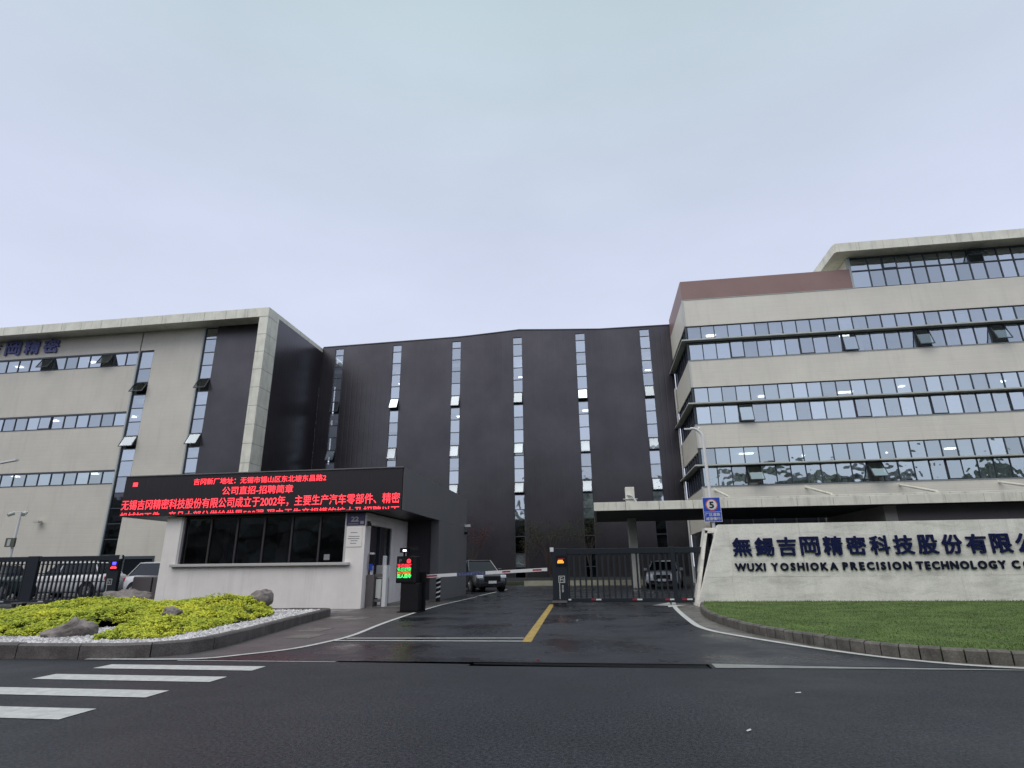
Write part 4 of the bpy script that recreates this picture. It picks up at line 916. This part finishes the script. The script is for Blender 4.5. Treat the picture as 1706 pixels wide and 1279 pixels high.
# leaning rear frame seen past the left edge
bm = bmesh.new()
def bar3(bm, a, b, t=.07, d=.5):
    (xa, za), (xb, zb) = a, b
    vs = [bm.verts.new(p) for p in ((xa, YS + .46, za), (xa + t, YS + .46, za), (xb + t, YS + .46, zb), (xb, YS + .46, zb), (xa, YS + .46 + d, za), (xa + t, YS + .46 + d, za), (xb + t, YS + .46 + d, zb), (xb, YS + .46 + d, zb))]
    for f in ((0, 1, 2, 3), (7, 6, 5, 4), (0, 4, 5, 1), (1, 5, 6, 2), (2, 6, 7, 3), (3, 7, 4, 0)): bm.faces.new([vs[i] for i in f])
bar3(bm, (2.90, 0), (3.42, 2.28), .09, .55); addbox(bm, 3.42, 3.75, YS + .46, YS + 1.0, 2.20, 2.36)
fin('rear_frame', bm, M_SLAB, sw, (3.3, YS, 0))
for k, ch in enumerate('無錫吉岡精密科技股份有限公司'):
    mobj('character', text_mesh(ch, .53, .53, .0145, .02, M_NAVY), None, sw, (4.13 + k * .663, YS - .040, 1.47))
def word(s, x0, x1, z0, h):
    # natural advance of each letter, stretched to the measured length of the word
    ws = [text_mesh(c, None, h, .015, .014, M_NAVY2) for c in s]
    wid = [max(v.co.x for v in m.vertices) for m in ws]; gap = ((x1 - x0) - sum(wid)) / max(1, len(s) - 1); x = x0
    for m, wd in zip(ws, wid): mobj('letter', m, None, sw, (x, YS - .032, z0)); x += wd + gap
word('WUXI', 4.13, 5.02, 1.035, .205); word('YOSHIOKA', 5.19, 7.09, 1.035, .205); word('PRECISION', 7.24, 9.14, 1.035, .205); word('TECHNOLOGY', 9.28, 11.68, 1.035, .205); word('COLTD', 11.84, 13.2, 1.035, .205)

# ------------------------------------------------------------------ lamp posts
lp = thing('lamp_post', 'white gooseneck post with blue 5 speed limit sign behind the company wall', 'lamp post', (4.0, 21.5, 0))
bm = bmesh.new(); pp = [(4.02, 21.5, 0), (4.02, 21.5, 3), (4.0, 21.5, 5.2)] + [(3.62 + .38 * math.cos(t), 21.5 - .0 * t, 5.62 + .42 * math.sin(t)) for t in [k * R(12) for k in range(0, 9)]]
tube(bm, pp, .062, 12, .04); fin('pole', bm, M_WHTM, lp, (4, 21.5, 0), smooth=True)
bm = bmesh.new(); addbox(bm, 3.36, 3.60, 21.46, 21.54, 6.0, 6.05); tube(bm, [(3.9, 21.5, 6.0), (3.9, 21.55, 6.08)], .03, 6); fin('lamp_head', bm, M_WHTM, lp, (3.5, 21.5, 6))
sn = thing('speed_limit_sign', 'blue square sign with a red ringed black 5 and two lines of white text', 'sign', (4.0, 21.42, 3.05))
box('plate', 3.71, 4.32, 21.40, 21.42, 2.65, 3.50, M_WHTP, sn); box('blue_field', 3.728, 4.302, 21.395, 21.3995, 2.668, 3.482, M_BLUE, sn); box('white_rule', 3.735, 4.295, 21.392, 21.3945, 2.985, 2.997, M_WHTP, sn)
def disc(name, r, y, m):
    bm = bmesh.new(); tube(bm, [(4.015, y, 3.235), (4.015, y + .002, 3.235)], r, 32); fin(name, bm, m, sn, (4.015, y, 3.235))
disc('red_ring', .205, 21.392, mat('ring_red', (.62, .12, .06), .4)); disc('white_disc', .172, 21.389, M_WHTP)
mobj('number', text_mesh('5', .14, .21, .012, .002, M_INK), None, sn, (3.94, 21.385, 3.125))
mobj('text_line', text_mesh('厂区道路', .50, .11, .002, .002, M_WHTP), None, sn, (3.765, 21.391, 2.845)); mobj('text_line', text_mesh('减速慢行', .50, .11, .002, .002, M_WHTP), None, sn, (3.765, 21.391, 2.70))

cp = thing('camera_pole', 'white pole with two security cameras on a crossbar behind the left gate', 'camera pole', (-33.55, 30, 0))
bm = bmesh.new(); tube(bm, [(-33.6, 30, 0), (-33.6, 30, 4.65)], .09, 10, .06); fin('pole', bm, M_WHTM, cp, (-33.6, 30, 0)); box('crossbar', -34.05, -33.1, 29.97, 30.03, 4.6, 4.66, M_WHTM, cp)
for s_ in (-1, 1):
    bm = bmesh.new(); tube(bm, [(-33.6 + s_ * .38, 29.95, 4.56), (-33.6 + s_ * .52, 29.7, 4.42)], .11, 10); fin('camera', bm, M_LEDGE, cp, (-33.6 + s_ * .45, 29.9, 4.5)); 
box('equipment_box', -33.95, -33.35, 29.8, 29.91, 2.62, 3.12, mat('box_olive', (.10, .10, .075), .5), cp); box('box_door', -33.80, -33.6, 29.79, 29.798, 2.68, 3.05, M_LEDGE_T, cp)
sp_ = thing('street_lamp', 'slender pale street lamp arm reaching in at the left edge', 'street lamp', (-37.5, 30, 0))
bm = bmesh.new(); tube(bm, [(-37.6, 30, 0), (-37.6, 30, 7.1)], .1, 10, .07); tube(bm, [(-37.6, 30, 7.1), (-35.9, 30, 7.58)], .05, 8); fin('pole', bm, M_WHTM, sp_, (-37.6, 30, 0))
bm = bmesh.new(); addbox(bm, 0, 1.15, -.12, .12, -.05, .05, 0, Matrix.Translation((-35.9, 30, 7.60)) @ Matrix.Rotation(-.13, 4, 'Y')); fin('lamp_head', bm, M_WHTM, sp_, (-35.4, 30, 7.6))

# ------------------------------------------------------------------ cars
def car(label, loc, yaw, paint, L=4.5, H=1.62, W=1.84, boxy=0.0, grp=None, racks=False):
    t = thing('parked_car', label, 'car', (0, 0, 0), grp)
    hw = W / 2; hl = L / 2; zb = H * .62
    st = [(hl, .36, zb * .66, hw * .78), (hl - .07, .26, zb * .80, hw * .90), (hl - .25, .22, zb * .88, hw * .97), (hl - .75, .2, zb * .95, hw), (hl - 1.3, .2, zb, hw), (0, .2, zb * 1.02, hw), (-hl + .9, .2, zb * 1.04, hw), (-hl + .2, .24, zb * 1.03, hw * .95), (-hl, .36, zb * .90, hw * .84)]
    bm = bmesh.new(); rings = []
    for x, z0, z1, w_ in st:
        pr = [(.0, z0), (.86, z0), (.98, z0 + .12), (1.0, z0 + (z1 - z0) * .45), (.985, z0 + (z1 - z0) * .75), (.95, z1 - .03), (.86, z1), (.5, z1 + .035), (0, z1 + .045)]
        pts = [(a * w_, z) for a, z in pr] + [(-a * w_, z) for a, z in pr[-2:0:-1]]
        rings.append([bm.verts.new((x, y, z)) for y, z in pts])
    n = len(rings[0])
    for A, B in zip(rings, rings[1:]):
        for k in range(n): bm.faces.new((A[k], A[(k + 1) % n], B[(k + 1) % n], B[k]))
    bm.faces.new(rings[0]); bm.faces.new(rings[-1][::-1]); fin('body', bm, paint, t, (0, 0, 0), smooth=True)
    # greenhouse
    fb, ft, rbk, rtp = hl - 1.25, hl - 1.95, -hl + .28 + .5 * (1 - boxy), -hl + .75 + .3 * (1 - boxy); bwd, twd = hw * .90, hw * .70
    def quadbox(nm, m, inset, z0, z1, xs0, xs1, w0, w1):
        bm = bmesh.new(); A = [bm.verts.new((x, y, z0)) for x, y in ((xs0[0], w0), (xs0[0], -w0), (xs0[1], -w0), (xs0[1], w0))]; B = [bm.verts.new((x, y, z1)) for x, y in ((xs1[0], w1), (xs1[0], -w1), (xs1[1], -w1), (xs1[1], w1))]
        bm.faces.new(A[::-1]); bm.faces.new(B)
        for k in range(4): bm.faces.new((A[k], A[(k + 1) % 4], B[(k + 1) % 4], B[k]))
        return fin(nm, bm, m, t, (0, 0, 0))
    quadbox('windows', M_CGL, 0, zb * .99, H - .05, (fb, rbk), (ft, rtp), bwd, twd)
    quadbox('roof', paint, 0, H - .055, H, (ft + .05, rtp - .05), (ft - .15, rtp + .12), twd + .02, twd - .1)
    for sgn in (-1, 1):
        bm = bmesh.new()
        for (xa, xb_) in ((fb, ft), (.05 * L, .02 * L), (rbk, rtp)):
            a = Vector((xa, sgn * (bwd + .004), zb)); b = Vector((xb_, sgn * (twd + .004), H - .04)); tube(bm, [a, b], .035, 5)
        tube(bm, [(ft, sgn * (twd + .004), H - .04), (rtp, sgn * (twd + .004), H - .04)], .03, 5); fin('pillar', bm, paint, t, (0, sgn * bwd, zb))
        if racks: bm = bmesh.new(); tube(bm, [(ft - .1, sgn * (twd - .05), H + .05), (rtp + .1, sgn * (twd - .05), H + .05)], .022, 5); fin('roof_rail', bm, M_BLK, t, (0, sgn * twd, H))
        box('mirror', fb - .32, fb - .14, sgn * (hw + .10) - .09, sgn * (hw + .10) + .09, zb + .02, zb + .17, paint, t, bev=.03)
        box('headlight', hl - .22, hl - .015, sgn * hw * .70 - .17, sgn * hw * .70 + .15, zb * .68, zb * .83, M_HEAD, t, bev=.02)
        box('tail_light', -hl - .005, -hl + .12, sgn * hw * .76 - .12, sgn * hw * .76 + .10, zb * .78, zb * .95, M_REDP, t, bev=.02)
        for x in (hl - .85, -hl + .85):
            bm = bmesh.new(); tube(bm, [(x, sgn * (hw - .03), .36), (x, sgn * (hw + .006), .36)], .41, 24); fin('wheel_arch', bm, M_BLK, t, (x, sgn * hw, .36))
            bm = bmesh.new(); tube(bm, [(x, sgn * (hw - .22), .335), (x, sgn * (hw + .014), .335)], .335, 24); wh = fin('wheel', bm, M_RUB, t, (x, sgn * hw, .335))
            bm = bmesh.new(); tube(bm, [(x, sgn * (hw + .0145), .335), (x, sgn * (hw + .020), .335)], .22, 20); 
            for q in range(5):
                aa = q * 2 * math.pi / 5; tube(bm, [(x + .05 * math.cos(aa), sgn * (hw + .024), .335 + .05 * math.sin(aa)), (x + .20 * math.cos(aa), sgn * (hw + .024), .335 + .20 * math.sin(aa))], .022, 5)
            fin('rim', bm, M_RIM, wh, (x, sgn * hw, .335))
    box('grille', hl - .02, hl + .012, -hw * .5, hw * .5, zb * .50, zb * .78, M_BLK, t, bev=.01); box('lower_grille', hl - .10, hl + .006, -hw * .7, hw * .7, .30, .44, M_BLK, t, bev=.01)
    box('number_plate', hl + .013, hl + .03, -.22, .22, zb * .42, zb * .42 + .13, M_WHTP, t); box('rear_number_plate', -hl - .02, -hl + .02, -.22, .22, zb * .62, zb * .62 + .13, M_WHTP, t)
    t.location = loc; t.rotation_euler = (0, 0, R(yaw)); return t
car('grey suv with roof rails parked beside the booth wall', (-6.75, 32.9, 0), -58, M_CGREY, racks=True, boxy=.6)
car('white car parked behind the right gate under the canopy', (3.75, 36.6, 0), -100, M_CWHT, H=1.5)
car('white suv seen side on through the bars of the left gate', (-26.8, 27.6, 0), 184, M_CWHT, H=1.68, boxy=.8, L=4.7)
car('white hatchback between the left gate and the booth wall', (-19.3, 25.2, 0), -14, M_CWHT, H=1.6, boxy=1.0)
car('dark green car behind the far end of the left gate', (-30.6, 26.2, 0), 200, M_CGRN, H=1.58)

# ------------------------------------------------------------------ planting bed and shrubs by the dark building
bed = boxes('planting_bed', [(-5.2, 3.2, 41.3, 41.45, 0, .32)], M_BEDK); bed['kind'] = 'structure'
o = boxes('bed_soil', [(-5.2, 3.2, 41.45, 45.9, 0, .26)], M_SOIL); o['kind'] = 'structure'
o = boxes('bed_soil', [(-12, -5.2, 43.6, 45.9, 0, .2)], M_SOIL); o['kind'] = 'structure'
def shrub(name, label, loc, h, rad, nb, nl, leaf, cat='shrub', trunk=0):
    t = thing(name, label, cat, loc, 'shrubs along the dark building'); rr = random.Random(label); bm = bmesh.new(); x0, y0, z0 = loc; tips = []
    if trunk: tube(bm, [(x0, y0, z0), (x0 + .03, y0, z0 + trunk)], .045, 6, .035)
    for k in range(nb):
        a = rr.uniform(0, 6.28); r = rad * rr.uniform(.4, 1); p0 = Vector((x0, y0, z0 + trunk * .9)); p2 = Vector((x0 + math.cos(a) * r, y0 + math.sin(a) * r, z0 + h * rr.uniform(.65, 1)))
        p1 = p0.lerp(p2, .5) + Vector((-math.cos(a), -math.sin(a), .3)) * r * .25; tube(bm, [p0, p1, p2], .022, 4, .006)
        for q in range(4):
            u = rr.uniform(.4, 1); b = p1.lerp(p2, u); c = b + Vector((rr.uniform(-1, 1), rr.uniform(-1, 1), rr.uniform(.1, 1))) * rad * .4; tube(bm, [b, c], .008, 3, .003); tips += [c, b.lerp(c, .5)]
        tips.append(p2)
    fin('branches', bm, M_BARK, t, loc)
    vs, fs = [], []
    for k in range(nl):
        p = rr.choice(tips) + Vector((rr.gauss(0, .16), rr.gauss(0, .16), rr.gauss(0, .14))); d1 = Vector((rr.uniform(-1, 1), rr.uniform(-1, 1), rr.uniform(-1, 1))) * .06; d2 = Vector((rr.uniform(-1, 1), rr.uniform(-1, 1), rr.uniform(-1, 1))) * .05; b = len(vs)
        vs += [tuple(p - Vector(loc)), tuple(p + d1 - Vector(loc)), tuple(p + d1 + d2 - Vector(loc))]; fs.append((b, b + 1, b + 2))
    me = bpy.data.meshes.new('foliage'); me.from_pydata(vs, [], fs); mobj('foliage', me, leaf, t, loc)
shrub('shrub', 'reddish bare shrub behind the grey suv', (-9.3, 43.9, .2), 4.4, 1.3, 16, 1500, M_LEAFR)
shrub('shrub', 'dull green loose shrub in front of the dark wall between two window strips', (-3.6, 43.8, .2), 4.4, 2.2, 22, 2600, M_LEAFG, trunk=.5)
shrub('shrub', 'thin leafy shrub before the fourth window strip', (-5.4, 44.3, .2), 3.2, 1.1, 10, 500, M_LEAFG, trunk=.6)
shrub('shrub', 'dark slim shrub seen above the right gate', (-.7, 43.9, .2), 4.6, 1.2, 14, 1300, M_LEAFG, trunk=.9)

# ------------------------------------------------------------------ across the road, behind the camera (seen only in the glass)
for n_, (x0, x1, h) in enumerate(((-62, -28, 17), (-16, 16, 20), (27, 60, 18))):
    ob = thing('apartment_block', ('pale apartment block across the road at the western end', 'tall pale apartment block directly across the road', 'pale apartment block across the road at the eastern end')[n_], 'building', ((x0 + x1) / 2, -42, 0))
    box('wall', x0, x1, -52, -40, 0, h, M_FARB, ob)
    for k in range(int(h / 3.2)): box('window_band', x0 + 1, x1 - 1, -40.0, -39.9, 1.2 + k * 3.2, 2.7 + k * 3.2, M_ROOMD, ob)
bm = bmesh.new(); rr = random.Random(3)
for k in range(60):
    x = -95 + k * 3.3 + rr.uniform(-1, 1); h = rr.uniform(9, 17); r = rr.uniform(2.4, 4.2)
    for q in range(4):
        m_ = Matrix.Translation((x + rr.uniform(-1.5, 1.5), -24 + rr.uniform(-2, 2), h - r - q * 2.6)) @ Matrix.Diagonal((r * (1 + .12 * q), r, r * .9, 1)); res_ = bmesh.ops.create_icosphere(bm, subdivisions=3, radius=1, matrix=m_)
        for v in res_['verts']: v.co += Vector((noise.noise(v.co * .9), noise.noise(v.co * .9 + Vector((9, 0, 0))), noise.noise(v.co * .9 + Vector((0, 9, 0))))) * 1.3
    tube(bm, [(x, -24, -.05), (x, -24, h - r)], .3, 6)
o = fin('treeline', bm, M_FARTREE); tag(o, 'row of dark trees across the road opposite the gate', 'trees'); o['kind'] = 'stuff'
